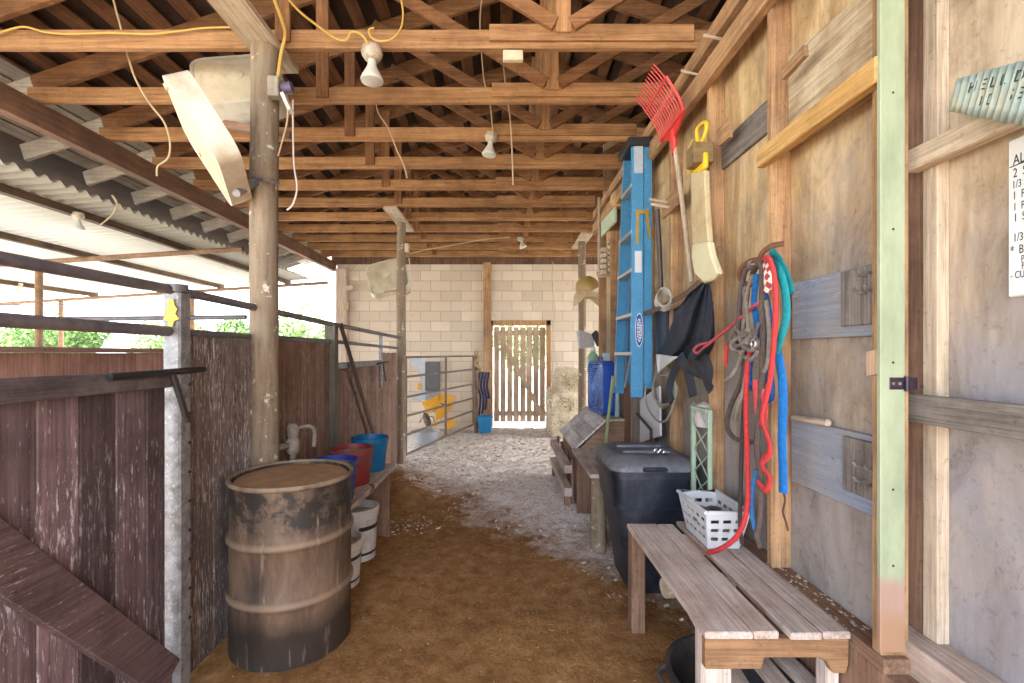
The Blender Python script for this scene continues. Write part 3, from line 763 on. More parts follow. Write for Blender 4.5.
# pipe gate further in
G0, G1 = V((-1.40, 6.56, 0)), V((-.585, 8.78, 0))
pg = thing('pipe_gate', G0, 'open six-rail metal pipe gate in front of the block wall', 'gate')
for za, zb in ((EYE - .06, EYE - .06), (EYE - .34, EYE - .31), (EYE - .63, EYE - .59), (EYE - .90, EYE - .86), (EYE - 1.17, EYE - 1.10), (.08, .17)):
    m = MB(); m.tube([G0 + V((0,0,za)), G1 + V((0,0,zb))], .017, 10); mk('rail', m, M_GATEPIPE, pg, smooth=True)
for f in (0.0, .52, 1.0):
    p = G0.lerp(G1, f); m = MB(); m.tube([p + V((0,0,.08 + .09*f)), p + V((0,0,EYE - .06))], .02, 10); mk('upright', m, M_GATEPIPE, pg, smooth=True)
m = MB(); p = V((-.535, 8.86, 0)); m.tube([p, p + V((0,0,EYE + .03))], .04, 12); single('gate_post', m, M_RUSTPIPE, 'rusty pipe post at the free end of the open pipe gate', 'post', smooth=True)
# ================================================================== FANS, LAMPS, WIRES
FANW = plain('dusty_white_fan', (226,218,200), .5, 0, .1, 6, dirt=(176,158,128), dirt_amt=.35)
GRILL = plain('dusty_fan_grille', (224,210,182), .8, 0, .1, 6, dirt=(190,170,136), dirt_amt=.4)
def box_fan(c, n, up, label, mat, gmat, hubmat, size=.53, dep=.115, tilt=None):
    c = V(c); n = V(n).normalized(); u = V(up); u = (u - n*u.dot(n)).normalized(); s = u.cross(n).normalized()
    t = thing('box_fan', c, label, 'fan', 'box fans')
    def ring(r, half, cr, seg=5):
        pts = []
        for cx, cy, a0 in ((1,1,0),(-1,1,90),(-1,-1,180),(1,-1,270)):
            for k in range(seg + 1):
                a = math.radians(a0 + 90*k/seg); pts.append((cx*(half - cr) + cr*math.cos(a), cy*(half - cr) + cr*math.sin(a)))
        return [c + s*x + u*y + n*r for x, y in pts]
    H = size/2
    loops = [ring(-dep/2, H - .02, .07), ring(-dep/2, H, .09), ring(dep/2, H, .09), ring(dep/2, H - .022, .07), ring(dep/2 - .03, H - .03, .07), ring(-dep/2 + .03, H - .03, .07)]
    m = MB(); k = len(loops[0]); fs = []
    for a in range(6):
        b = (a + 1) % 6
        for i in range(k): fs.append((a*k + i, a*k + (i+1) % k, b*k + (i+1) % k, b*k + i))
    m.add([p for l in loops for p in l], fs); mk('frame', m, mat, t, smooth=True)
    for sg, nm in ((1, 'front_grille'), (-1, 'rear_grille')):
        m = MB(); off = n*(dep/2 - .006)*sg; bul = n*.022*sg
        NBAR = 25 if gmat is not GRILL else 36
        for j in range(NBAR):
            y = -H + .03 + j*(size - .06)/(NBAR - 1); b = 1 - (y/H)**2
            ends = H - .022 - (.03 if abs(y) > H - .06 else 0)
            m.tube([c + s*(-ends) + u*y + off, c + s*(-ends*.5) + u*y + off + bul*b*.75, c + u*y + off + bul*b, c + s*ends*.5 + u*y + off + bul*b*.75, c + s*ends + u*y + off], .0045 if gmat is not GRILL else .0064, 4)
        for r in (.07, .15, .225):
            m.tube([c + s*r*math.cos(a) + u*r*math.sin(a) + off + bul*(1 - (r/H)**2) for a in [2*math.pi*q/28 for q in range(29)]], .0035, 4, cap=False)
        m.lathe([(.05, 0), (.05, .01), (0, .014)], c + off + bul, Matrix((s, u, n*sg)).transposed(), n=18)
        mk(nm, m, gmat, t)
    m = MB(); Mx = Matrix((s, u, n)).transposed()
    m.lathe([(.045, -.03), (.045, .03), (0, .034)], c, Mx, n=18); hb = mk('hub', m, hubmat, t, smooth=True)
    for b in range(5):
        a0 = 2*math.pi*b/5; m = MB()
        def bf(uu, vv, a0=a0):
            r = .04 + uu*(H - .085); a = a0 + (vv - .5)*(.75 + .35*uu)
            return c + s*r*math.cos(a) + u*r*math.sin(a) + n*((vv - .5)*.05)
        m.grid(bf, 5, 5); mk('blade', m, hubmat, hb, smooth=True, solid=.003)
    m = MB(); m.lathe([(.018, 0), (.016, .02), (0, .022)], c + s*(H - .07) + u*(H - .05) + n*(dep/2 - .004), Mx, n=14); mk('knob', m, hubmat, t, smooth=True)
    m = MB(); m.tube([c + u*H + s*(-.08), c + u*(H + .03) + s*(-.06), c + u*(H + .03) + s*.06, c + u*H + s*.08], .009, 8); mk('carry_handle', m, mat, t, smooth=True)
    return t
fA = P(211, 143, 2.48)
box_fan(fA, (-.76, -.43, -.49), (-.52, .0, .83), 'white box fan hung edge-on on the aisle side of the thick log post', FANW, GRILL, GRILL, .52, .115)
m = MB(); m.tube([P(236, 193, 2.52), P(258, 181, 2.72)], .024, 12); m.tube([P(252, 176, 2.70), P(268, 181, 2.66), P(279, 184, 2.72)], .008, 8, smooth=4)
single('fan_bracket', m, M_STEEL, 'scaly grey pipe arm joining the edge-on fan to the log post', 'bracket', smooth=True)
fB = V((-1.79, 3.13, EYE + 1.80))
box_fan(fB, (.10, -.86, .50), (-.36, .5, .87), 'white box fan seen from below, tilted back behind the thick log post', FANW, GRILL, GRILL, .56, .14)
m = MB(); m.beam((-1.98, 3.02, EYE + 1.52), (-1.40, 3.02, EYE + 1.43), .04, .05); single('fan_bracket', m, BROWNW('X'), 'dark wooden arm under the tilted back fan at the log post', 'bracket')
box_fan(P(388, 278, 6.68), (-.05, -.87, .48), (-.30, .48, .87), 'white box fan tied up behind the slimmer far post', FANW, GRILL, GRILL, .56, .13)
m = MB(); m.tube([P(377, 293, 6.55), P(395, 291, 6.43), P(402, 296, 6.42), P(410, 292, 6.55)], .012, 8, smooth=4); single('fan_rope', m, plain('tan_rope', (178,150,112), .9), 'tan rope tying the far white fan to its post', 'rope', smooth=True)

BULB = plain('milky_bulb_glass', (226,222,212), .35, 0, .05); CER = plain('dusty_ceramic', (206,192,172), .6, 0, .15, 30, dirt=(140,116,92), dirt_amt=.4)
def lamp(c, label, s=1.0, tilt=0):
    c = V(c); t = thing('flood_lamp', c, label, 'lamp', 'bare flood lamps under the roof')
    Mx = Matrix.Rotation(tilt, 3, 'Y')
    m = MB(); m.lathe([(.03*s, -.075*s), (.045*s, -.07*s), (.062*s, -.045*s), (.066*s, -.03*s), (.06*s, -.012*s), (.058*s, 0)], c, Mx, n=22); mk('holder', m, CER, t, smooth=True)
    m = MB(); m.lathe([(0, -.212*s), (.045*s, -.212*s), (.066*s, -.206*s), (.069*s, -.196*s), (.062*s, -.178*s), (.042*s, -.14*s), (.028*s, -.112*s), (.024*s, -.07*s)], c, Mx, n=22); mk('bulb', m, BULB, t, smooth=True)
    return t
lamp(P(372, 48, 2.825), 'milky flood bulb in a ceramic holder under the nearest truss', 1.0)
lamp(P(492, 134, 4.04), 'flood bulb hanging below the third truss, in the middle of the aisle roof', .92, .15)
lamp(P(520, 237, 7.70), 'small far flood bulb under the trusses above the slatted door', .9, -.3)
lamp(P(78, 213, 4.78), 'flood bulb hanging from the dark purlin under the corrugated lean-to', .85)
lamp(P(19, 283, 8.05), 'tiny far bulb under the outermost lean-to purlin', .8)
t = thing('wall_lamp', P(346, 284, 9.32), 'small security lamp with sensor box on the pale corner post', 'lamp')
m = MB(); m.lathe([(.015, 0), (.045, .06), (.065, .11), (.06, .115), (0, .09)], P(349, 285, 9.30), Matrix.Rotation(2.2, 3, 'X') @ Matrix.Rotation(.4, 3, 'Y'), n=16); mk('shade', m, CER, t, smooth=True)
p = P(346, 289, 9.32); m = MB(); m.box(p - V((.05,.02,.02)), p + V((.05,.015,.05))); mk('mount', m, CER, t)
p = P(346, 306, 9.32); m = MB(); m.box(p - V((.04,.02,.08)), p + V((.06,.015,.08))); mk('sensor_box', m, plain('tan_box', (186,160,128), .7), t, bevel=.004)

BOXM = plain('grey_plastic_box', (164,154,136), .6, 0, .15, 20, dirt=(120,104,84), dirt_amt=.3)
t = thing('outlet_box', P(274, 98, 2.67), 'grey outlet box with wires on the side of the thick log post', 'box')
p = P(275, 88, 2.68); m = MB(); m.box(p - V((.032,.03,.058)), p + V((.032,.03,.058))); mk('case', m, BOXM, t, bevel=.005)
p = P(287, 88, 2.68); m = MB(); m.lathe([(.02, -.03), (.03, -.01), (.032, .03), (0, .034)], p, Matrix.Rotation(1.4, 3, 'Y'), n=14); mk('plug', m, plain('purple_plug', (92,82,110), .5), t, smooth=True)
p = P(285, 103, 2.68); m = MB(); m.beam(p + V((-.01,0,.05)), p + V((.035,0,-.05)), .02, .05, up=(0,1,0)); mk('cover_plate', m, BULB, t)
p = P(513, 56.5, 2.84); m = MB(); m.box(p - V((.062,.02,.03)), p + V((.062,.018,.031))); single('junction_box', m, plain('cream_box', (222,206,172), .6), 'cream junction box fixed under the nearest truss', 'box', bevel=.004)
p = P(407, 248, 6.42); m = MB(); m.box(p - V((.028,.03,.06)), p + V((.028,.03,.06))); single('switch_box', m, plain('cream_box', (222,206,172), .6), 'small cream switch box high on the slimmer far post', 'box', bevel=.004)
YC = plain('yellow_cable', (214,172,84), .6, 0, .1); WC = plain('cream_cable', (206,180,140), .6, 0, .1); WHC = plain('white_cable', (220,208,196), .6, 0, .1)
def cable(pts, r, mat, label):
    m = MB(); m.tube(pts, r, 6, smooth=5); return single('cable', m, mat, label, 'cable', 'cables strung in the roof', smooth=True)
A = lambda L, Y: [P(x, y, Y) for x, y in L]
cable(A([(-8,36),(8,30),(25,27),(45,32),(70,34),(110,33),(150,34),(180,31),(205,28),(240,27)], 2.79), .006, YC, 'yellow cable wavering along the top edge of the nearest truss at the left')
cable(A([(284,-6),(300,12),(318,26),(335,38),(346,40),(352,32),(362,35),(368,44)], 2.76), .007, YC, 'yellow cable looping down to the flood bulb on the nearest truss')
cable(A([(400,-6),(403,12),(401,28),(392,39),(380,41),(371,37),(369,30),(374,28)], 2.76), .006, YC, 'yellow cable loop hanging to the right of the nearest flood bulb')
cable(A([(112,-6),(117,14),(122,32),(128,56),(136,80),(150,104),(164,122),(170,142),(168,158),(158,166),(157,176)], 3.0), .006, WC, 'cream cable dangling across the dark rafters at the upper left')
cable(A([(273,-4),(281,18),(285,34),(281,55),(278,78)], 2.72), .010, YC, 'thick tan cable coming down to the grey outlet box')
cable(A([(293,100),(293,135),(294,165),(297,188),(293,204),(287,210)], 2.7), .005, WHC, 'white cord hanging straight down beside the thick log post')
cable(A([(288,104),(287,122),(282,142),(278,156)], 2.68), .005, WC, 'grey cord curving from the outlet box back to the log post')
cable(A([(482,-4),(480,20),(481,45),(484,80),(490,104),(493,134)], 3.9), .006, WC, 'thin cord dropping to the flood bulb in the middle of the aisle roof')
cable(A([(375,95),(378,112),(388,128),(396,148),(404,166),(407,178)], 3.8), .006, WC, 'pale cord hanging between the trusses right of the nearest flood bulb')
cable(A([(503,60),(506,90),(510,118),(512,150),(513,185)], 3.75), .006, WC, 'thin cord running up from below the cream junction box')
cable(A([(409,258),(411,275),(412,300)], 6.40), .006, WHC, 'white pull cord hanging beside the slimmer far post')
cable(A([(409,254),(425,250),(448,246),(480,240),(510,237)], 6.4), .006, WC, 'pale wire strung from the far post towards the far bulb')
cable(A([(338,284),(347,275),(357,264)], 9.3), .007, WC, 'short wire rising from the security lamp to the truss')
cable(A([(553,262),(552,285),(555,310),(553,335),(557,365)], 9.44), .008, WC, 'pale cord hanging down the block wall right of the slatted door')
cable(A([(100,225),(112,215),(117,203),(112,195),(118,206)], 4.6), .006, WC, 'loop of wire hanging under the lean-to eave')

# ================================================================== BACK OF THE AISLE
dr = thing('door_1', (.3, 9.5, .1), None, None); dr['kind'] = 'structure'
DWD = lambda a: wood('door_slat_wood', (196,166,138), (232,206,178), a, dirt=(176,148,124), dirt_amt=.35, island=.25)
y0 = 9.56
fr = wood('door_frame_wood', (176,130,88), (214,172,124), 'Z', island=.1)
m = MB(); m.box((DX0 - .08, 9.47, 0), (DX0, 9.68, DZ + .10)); m.box((DX1, 9.47, 0), (DX1 + .08, 9.68, DZ + .10)); m.box((DX0 - .08, 9.47, DZ), (DX1 + .08, 9.68, DZ + .10)); mk('door_frame', m, fr, dr)
n = 8; wd = (DX1 - DX0 - .02)/n
for k in range(n):
    x = DX0 + .02 + k*wd; m = MB(); m.box((x, y0, .10), (x + wd - .026, y0 + .022, DZ - .03)); mk('slat', m, DWD('Z'), dr, bevel=.002)
m = MB(); m.box((DX0 + .015, y0 + .024, DZ - .20), (DX1 - .01, y0 + .05, DZ - .10)); m.box((DX0 + .015, y0 + .024, .22), (DX1 - .01, y0 + .05, .32)); mk('crossbar', m, DWD('X'), dr)
m = MB(); m.beam((DX0 + .05, y0 - .014, DZ - .06), (DX1 - .06, y0 - .014, .20), .085, .024, up=(0,1,0)); mk('brace', m, DWD('Z'), dr)

BLUEB = plain('bright_blue_plastic', (30,132,190), .4, 0, .12, 6)
bucket(P(485, 432, 8.78) * 1.0, .15, .115, .31, BLUEB, 'bright blue bucket at the foot of the brown post left of the slatted door', 'buckets at the end of the aisle', handle=.3)
t = thing('grooming_tool_bundle', (-.42, 9.3, .3), 'bundle of dark blue straps and cords hanging above the bright blue bucket', 'straps')
NAVY = plain('navy_webbing', (38,52,92), .8, 0, .35, 18)
for k, (x, yb) in enumerate(((476,408),(479,416),(482,414),(485,410),(488,396))):
    m = MB(); m.tube([P(x+1, 372, 9.33), P(x-1, 386, 9.31), P(x+1.5, 398, 9.32), P(x, yb, 9.32)], .03, 8, smooth=4, flat=(.022,.012,(0,1,0))); mk('strap', m, NAVY, t, smooth=True)
m = MB(); m.tube(A([(475,352),(478,358),(474,364),(480,369),(476,372)], 8.80), .03, 8, smooth=4); single('rope_bundle', m, plain('tan_rope', (178,150,112), .9), 'tan rope bundle tied at the top of the rusty gate end post', 'rope', smooth=True)
# tub
c = P(427, 443, 7.7); c.z = .02
t = thing('feed_tub', c, 'pale grey rubber tub on the shavings behind the pipe gate', 'tub')
m = MB(); m.lathe([(0,.006),(.15,.0),(.165,.006),(.205,.19),(.222,.195),(.222,.212),(.206,.212),(.196,.195),(.152,.025),(0,.02)], c, n=36); mk('tub_body', m, plain('pale_grey_rubber', (176,178,182), .6, 0, .12, 7, dirt=(140,126,116), dirt_amt=.3), t, smooth=True)
for s in (-1, 1):
    m = MB(); m.tube([c + V((s*.21, -.06, .2)), c + V((s*.262, -.04, .19)), c + V((s*.262, .04, .19)), c + V((s*.21, .06, .2))], .012, 8, smooth=3); mk('handle', m, plain('pale_grey_rubber', (176,178,182)), t, smooth=True)
# wheelbarrow leaning up on the wall
t = thing('wheelbarrow', (-1.3, 8.9, 0), 'yellow wheelbarrow stood on end against the block wall behind the pipe gate', 'wheelbarrow')
YEL = plain('yellow_enamel', (244,172,24), .4, 0, .1, 6, dirt=(200,140,40), dirt_amt=.2)
def quad(pts, th=.02, nm='tray_panel', mat=YEL):
    m = MB(); p = [V(q) for q in pts]; nn = (p[1]-p[0]).cross(p[2]-p[0]).normalized(); m.prism(p, nn*th); mk(nm, m, mat, t, bevel=.004)
quad([P(422,403,8.7), P(438,395,8.85), P(438,411,8.85), P(428,414,8.7)])
quad([P(440,393,9.0), P(455,396,8.95), P(453,406,8.95), P(440,403,9.0)])
quad([P(437,409,8.75), P(452,406,8.95), P(447,416,8.9), P(436,420,8.75)])
quad([P(443,420,8.75), P(453,417,8.8), P(456,424,8.8), P(448,430,8.75)])
m = MB(); m.tube([P(439,396,9.0), P(437,410,8.85), P(435,432,8.75)], .025, 8, smooth=3); mk('leg', m, YEL, t, smooth=True)
m = MB(); m.tube([P(441,402,9.05), P(446,405,9.05), P(452,403,9.05)], .04, 8); mk('inner_shell', m, M_BLACK, t)
m = MB(); q = P(427, 420, 8.9); Mx = Matrix.Rotation(1.2, 3, 'Y')
m.lathe([(.06,-.035),(.13,-.04),(.16,0),(.13,.04),(.06,.035)], q, Mx, n=20); mk('wheel', m, plain('grey_tyre', (110,96,92), .8, 0, .3, 20, dirt=(160,140,128), dirt_amt=.4), t, smooth=True)
m = MB(); m.tube([P(419,423,8.85), P(424,415,8.9), P(433,417,8.9), P(436,426,8.85)], .012, 8); mk('axle_frame', m, M_STEEL, t, smooth=True)
m = MB(); m.box(P(425,390,9.3), P(438.5,362,9.3) + V((0,.199,0))); single('metal_cabinet', m, plain('dark_grey_sheet', (92,90,92), .5, .2, .15, 5), 'dark grey metal box fixed on the block wall behind the pipe gate', 'cabinet', bevel=.006)
m = MB(); m.prism([P(407,358,9.48), P(426,357,9.48), P(426,400,9.48), P(410,400,9.48), P(420,392,9.48), P(422,380,9.48), P(416,368,9.48)], (0,.018,0)); single('metal_sheet', m, plain('pale_grey_sheet', (188,190,194), .45, .2, .1), 'pale curved metal sheet leaning on the block wall beside the dark grey box', 'sheet')
m = MB(); m.box(P(417.5,390,9.44), P(421,383.5,9.44) + V((0,.058,0))); single('plastic_scoop', m, YEL, 'small yellow scrap on the wall left of the dark grey box', 'scoop')
m = MB(); m.box(P(425,400,9.38), P(440,390.5,9.38) + V((0,.119,0))); single('concrete_block', m, plain('blue_grey_block', (150,152,160), .9), 'light grey block under the dark grey metal box', 'block')

# hay bales
HAY = leaf_mat('hay_straw', (214,196,164), (248,238,216)); HAYD = leaf_mat('hay_dark', (96,82,46), (150,130,84))
def bale(c, sx, sy, sz, label, rot=0):
    c = V(c); t = thing('hay_bale', c, label, 'hay bale', 'hay bales stacked by the wall end')
    Rz = Matrix.Rotation(rot, 3, 'Z')
    m = MB(); core = MB(); NU = 10
    me = bmesh.new(); bmesh.ops.create_cube(me, size=1); bmesh.ops.subdivide_edges(me, edges=me.edges, cuts=7, use_grid_fill=True)
    me.verts.ensure_lookup_table()
    for v in me.verts:
        p = v.co.copy(); q = V((p.x*sx, p.y*sy, (p.z + .5)*sz))
        r = 1 - .13*max(0, abs(p.x)+abs(p.y)+abs(p.z) - 1.0)
        q = V((q.x*r, q.y*r, (q.z - sz/2)*r + sz/2)); q += V((1,1,1))*noise.noise(q*7 + c)*.02
        v.co = c + Rz @ q
    core.add([v.co for v in me.verts], [[v.index for v in f.verts] for f in me.faces]); me.free()
    mk('core', core, plain('hay_core', (228,212,184), .95, 0, .3, 14, dirt=(196,176,142), dirt_amt=.3, bump=.8), t, smooth=True)
    cut = MB()
    for k in range(2200):
        f = R.choice((0,1,2,3,4,4)); a, b = R.uniform(-.5,.5), R.uniform(-.5,.5)
        p = [V((a,-.5,b)), V((-.5,a,b)), V((.5,a,b)), V((a,.5,b)), V((a,b,.5))][f]
        r = 1 - .13*max(0, abs(p.x)+abs(p.y)+abs(p.z) - 1.0)
        q = V((p.x*sx*r, p.y*sy*r, p.z*sz*r + sz/2)); nn = [V((0,-1,0)),V((-1,0,0)),V((1,0,0)),V((0,1,0)),V((0,0,1))][f]
        d = (V((R.gauss(0,1),R.gauss(0,1),R.gauss(0,1))) + nn*.5).normalized(); L = R.uniform(.03,.08)
        s = d.cross(nn + V((.01,.02,.03))).normalized()*.0028
        q = c + Rz @ q; d = Rz @ d
        dark = f == 0 and math.hypot(a + .05, b) < .33
        (cut if dark else m).add([q - s - d*.01, q + s - d*.01, q + s + d*L, q - s + d*L], [(0,1,2,3)])
    mk('loose_straw', m, HAY, t, recalc=False)['kind'] = 'stuff'
    if cut.v: mk('cut_end', cut, HAYD, t, recalc=False)['kind'] = 'stuff'
    return t
bale((1.12, 8.75, -.01), .52, .9, .42, 'bottom hay bale on the floor beside the end of the right wall')
bale((1.10, 8.72, .40), .50, .9, .42, 'middle hay bale of the stack, left of the round brown post', .05)
bale((1.24, 8.78, .81), .48, .9, .42, 'top hay bale of the stack by the round brown post', -.04)

# ================================================================== LOOSE LITTER
def litter(name, n, mat, test, size, label):
    m = MB()
    k = 0
    while k < n:
        x, y = R.uniform(-1.45, 1.2), 2.0 + 7.4*R.random()**1.0
        if not test(x, y): continue
        z = hgt(x, y) + .004; a = R.uniform(0, 6.28); L = size*R.uniform(.5,1.5)*(1.4 if y > 5 else .62); wd = L*R.uniform(.2,.5)
        u = V((math.cos(a), math.sin(a), R.uniform(-.35,.35)))*L; v = V((-math.sin(a), math.cos(a), R.uniform(-.5,.5)))*wd
        p = V((x, y, z)); m.add([p - u - v, p + u - v, p + u + v, p - u + v], [(0,1,2,3)]); k += 1
    o = mk(name, m, mat, recalc=False); o['kind'] = 'stuff'; o['label'] = label; o['category'] = 'litter'
SHAV = leaf_mat('pale_shavings', (196,176,158), (240,230,220))
thr = lambda x, y: y + 1.25*x + 1.2*noise.noise(V((x*1.5, y*1.5, 2)))
litter('wood_shavings', 9000, SHAV, lambda x, y: thr(x, y) > 4.5 + R.gauss(0,.35) or ((x + .8)/.3)**2 + ((y - 4.15)/.3)**2 < R.random(), .02, 'pale wood shavings strewn over the far half of the aisle')
litter('chaff', 1700, leaf_mat('tan_chaff', (150,116,78), (214,186,150)), lambda x, y: y < 5.5, .0075, 'scattered bits of chaff on the brown dirt')
# ================================================================== RIGHT SIDE
def wp(pts, X, th, m=None):
    m = m or MB(); m.prism([W(x, y, X) for x, y in pts], (th, 0, 0)); return m
INK = plain('black_ink', (34,34,40), .7, 0, .05)
# green painted door post
t = thing('green_post', (1.27, 1.45, .585), 'tall post painted pale green with a red patch low down, on the right wall', 'post')
def green_paint():
    m = N('pale_green_paint'); v = m.coords((1,1,.3), rnd=False)
    d = m.noise(v, 9, 6, .65); c = m.ramp(d, [(.3, C(134,144,116)), (.7, C(168,178,148))])
    d = m.noise(m.coords((1,1,.12), rnd=False), 26, 5, .7); f = m.ramp(d, [(.6, (0,0,0,1)), (.68, (1,1,1,1))]); c = m.mix(m.math('MULTIPLY', f, .7), c, C(164,150,128))
    sp = m.new('ShaderNodeSeparateXYZ'); m.link(m.coords(rnd=False), sp.inputs[0])
    z = m.math('ADD', sp.outputs['Z'], m.math('MULTIPLY', m.noise(v, 14, 4), .10))
    f = m.ramp(z, [(.26, (1,1,1,1)), (.30, (0,0,0,1))]); c = m.mix(m.math('MULTIPLY', f, .7), c, C(170,124,116))
    f = m.ramp(z, [(.13, (1,1,1,1)), (.19, (0,0,0,1))]); c = m.mix(f, c, C(160,126,100))
    m.col(c); m.set(.6, 0, .3); m.bump(d, .2, .004); return m.m
m = MB(); m.box((1.186, 1.448, .585), (1.264, 1.466, 3.42)); mk('timber', m, green_paint(), t, bevel=.003)
m = MB()
for z in (.86, 1.1, 1.5, 1.92, 2.35, 2.9): m.tube([(1.225, 1.4475, z), (1.225, 1.449, z)], .004, 8)
mk('nail_heads', m, INK, t)['kind'] = 'stuff'
HB = plain('black_hinge', (56,44,62), .4, .4, .3, 20, dirt=(110,84,72), dirt_amt=.3)
m = MB(); m.box((1.212, 1.4445, EYE - .115), (1.266, 1.4478, EYE - .077)); m.box((1.2661, 1.4445, EYE - .115), (1.30, 1.4478, EYE - .077)); hg = mk('strap_hinge', m, HB, t, bevel=.002); hg['label'] = 'black strap hinge'
m = MB(); m.tube([(1.262, 1.440, EYE - .12), (1.262, 1.440, EYE - .072)], .007, 10); mk('pin', m, HB, hg, smooth=True)
for dx in (0, .02):
    m = MB(); m.tube([(1.222 + dx, 1.444, EYE - .096), (1.222 + dx, 1.442, EYE - .096)], .005, 8); mk('bolt', m, M_STEEL, hg)

# whiteboard
t = thing('whiteboard', (1.41, 1.05, EYE + .15), 'white board with a handwritten feeding list at the right edge', 'whiteboard')
m = MB(); m.box((1.404, .80, EYE + .155), (1.4198, 1.283, EYE + .590)); mk('panel', m, plain('white_board', (236,238,240), .3, 0, .03), t, bevel=.004)
wpn = [o for o in COL.objects if o.parent == t][0]
FX = 1.4035
def wb(s, x, y, size):
    p = W(x, y, FX); text(s, (FX, p.y, p.z), (0,-1,0), (0,0,1), size, INK, wpn, 'handwriting', .0003, .62)
for s, x, y, z in (('AL', 1013, 165.5, .040), ('2  S', 1013, 178, .036), ('1/3 S', 1012, 189, .030), ('1  P', 1012.5, 200, .032), ('1  P', 1013, 211, .030), ('1  S', 1013.5, 222, .032), ('1/3', 1013, 242, .032), ('*  B', 1010.5, 255, .034), ('P', 1021, 262, .026), ('P', 1021.5, 269, .026), ('- CU', 1010.5, 279, .028)):
    wb(s, x, y, z)
m = wp([(1009.5,167.2),(1024,161.4),(1024,162.6),(1009.5,168.2)], FX, .0004); mk('underline', m, INK, wpn)
# hand-painted tin sign
t = thing('tin_sign', W(985, 110, 1.30), 'small weathered green corrugated tin sign hand-lettered above the white board', 'sign')
sa, sb = W(962, 78, 1.318), W(953, 111.5, 1.318)
ua = (W(1024, 61, 1.30) - sa); va = sb - sa
UA = ua.normalized(); nn = V((-1, 0, 0))
m = MB(); LS = 2.1*ua.length
def sf(u, v): return sa + ua*(u*2.1) + va*v*(1 + 1.25*u) + nn*(.005*math.cos(2*math.pi*u*LS/.0225)) + V((-.008,0,0))
m.grid(sf, 120, 4); mk('corrugated_sheet', m, plain('weathered_green_tin', (150,166,158), .55, .2, .2, 20, dirt=(168,160,128), dirt_amt=.45), t, smooth=True, solid=.001, recalc=False)
VU = (-va).normalized()
for s, x, y in (('H E L L  D J', 967, 93), ('3 D   S E T', 975, 107), ('A  1', 999, 111)):
    p = W(x, y, 1.302); text(s, p, UA, VU, .038, plain('faded_ink', (52,62,60), .8), t, 'lettering', .0003)

# boards nailed on the right wall
def board(lo, hi, mat, label, group=None, name='wall_board', cat='board'):
    m = MB(); m.box(lo, hi); return single(name, m, mat, label, cat, group, bevel=.004)
board((1.178, 1.43 + .03, EYE + .862), (1.2185, 2.15, EYE + .945), GOLD('Y'), 'golden new timber nailed level across the studs left of the green post')
m = MB(); m.prism([(1.292, 2.09, EYE + .92), (1.292, 1.53, EYE + .90), (1.292, 1.53, EYE + 1.22), (1.292, 1.70, EYE + 1.30), (1.292, 2.09, EYE + 1.35)], (.015, 0, 0))
single('plywood_patch', m, wood('peeling_white_ply', (206,184,146), (232,220,196), 'Y', dirt=(160,128,92), dirt_amt=.3, island=0, knots=True), 'peeling whitish plywood patch behind the golden timber', 'board')
board((1.288, 2.14, EYE + 1.085), (1.309, 2.725, EYE + 1.245), GREYW('Y'), 'grey weathered plank between two studs, left of the golden timber')
m = wp([(781,69),(803,45),(804,56),(782,80)], 1.20, .02); single('cleat', m, STUD('Y'), 'small slanted wood cleat beside the peeling plywood patch', 'board', 'cleats on the studs')
m = wp([(717,131),(728,117),(729,137),(718,146)], 1.20, .02); single('cleat', m, STUD('Y'), 'small wood cleat at the left end of the grey weathered plank', 'board', 'cleats on the studs')
for (x0, y0_, x1, y1_) in ((707,31,724,40),(685,69,699,75)):
    a = W(x1, y1_, 1.215); m = MB(); m.tube([a, a + V((-.11, .01, .035))], .008, 8); single('peg', m, PALE('X'), 'round wooden peg sticking out of the ledger, ' + ('upper of two' if x0 > 700 else 'lower of two'), 'peg', 'wooden pegs', smooth=True)
# blue grey boards with hook plates
def hookboard(lo, hi, plo, phi, label, plab, hooks):
    t = thing('hook_board', ((lo[0]+hi[0])/2, (lo[1]+hi[1])/2, lo[2]), label, 'board', 'blue grey boards on the right wall')
    m = MB(); m.box(lo, hi); mk('plank', m, BLUEW('Y'), t, bevel=.003)
    m = MB(); m.box(plo, phi); mk('plate', m, GREYW('Z'), t, bevel=.003)
    for z in hooks:
        for y in (plo[1] + .03, plo[1] + .08):
            m = MB(); m.tube([(plo[0], y, z), (plo[0] - .035, y, z + .004), (plo[0] - .045, y, z + .02)], .005, 8, smooth=3); mk('hook', m, M_STEEL, t, smooth=True)
hookboard((1.286, 1.53, EYE + .06), (1.309, 2.053, EYE + .312), (1.268, 1.53, EYE + .10), (1.2855, 1.735, EYE + .305), 'upper blue-grey board with a plate of metal hooks, left of the green post', '', (EYE + .27, EYE + .21))
hookboard((1.286, 1.53, EYE - .572), (1.309, 2.06, EYE - .29), (1.268, 1.53, EYE - .51), (1.2855, 1.725, EYE - .31), 'lower blue-grey painted board with a hook plate, above the bench end', '', (EYE - .40, EYE - .45))
m = MB(); m.tube([W(794,418,1.275), W(828,423,1.262)], .014, 12); single('dowel', m, PALE('Y'), 'pale round stick lying on the lower blue-grey board', 'stick', smooth=True)
m = wp([(866,352),(878,349),(878,374),(867,376)], 1.205, .013); single('tag_block', m, wood('pinkish_block', (206,168,140), (230,196,168), 'Z'), 'small pinkish wood block nailed beside the green post', 'block')

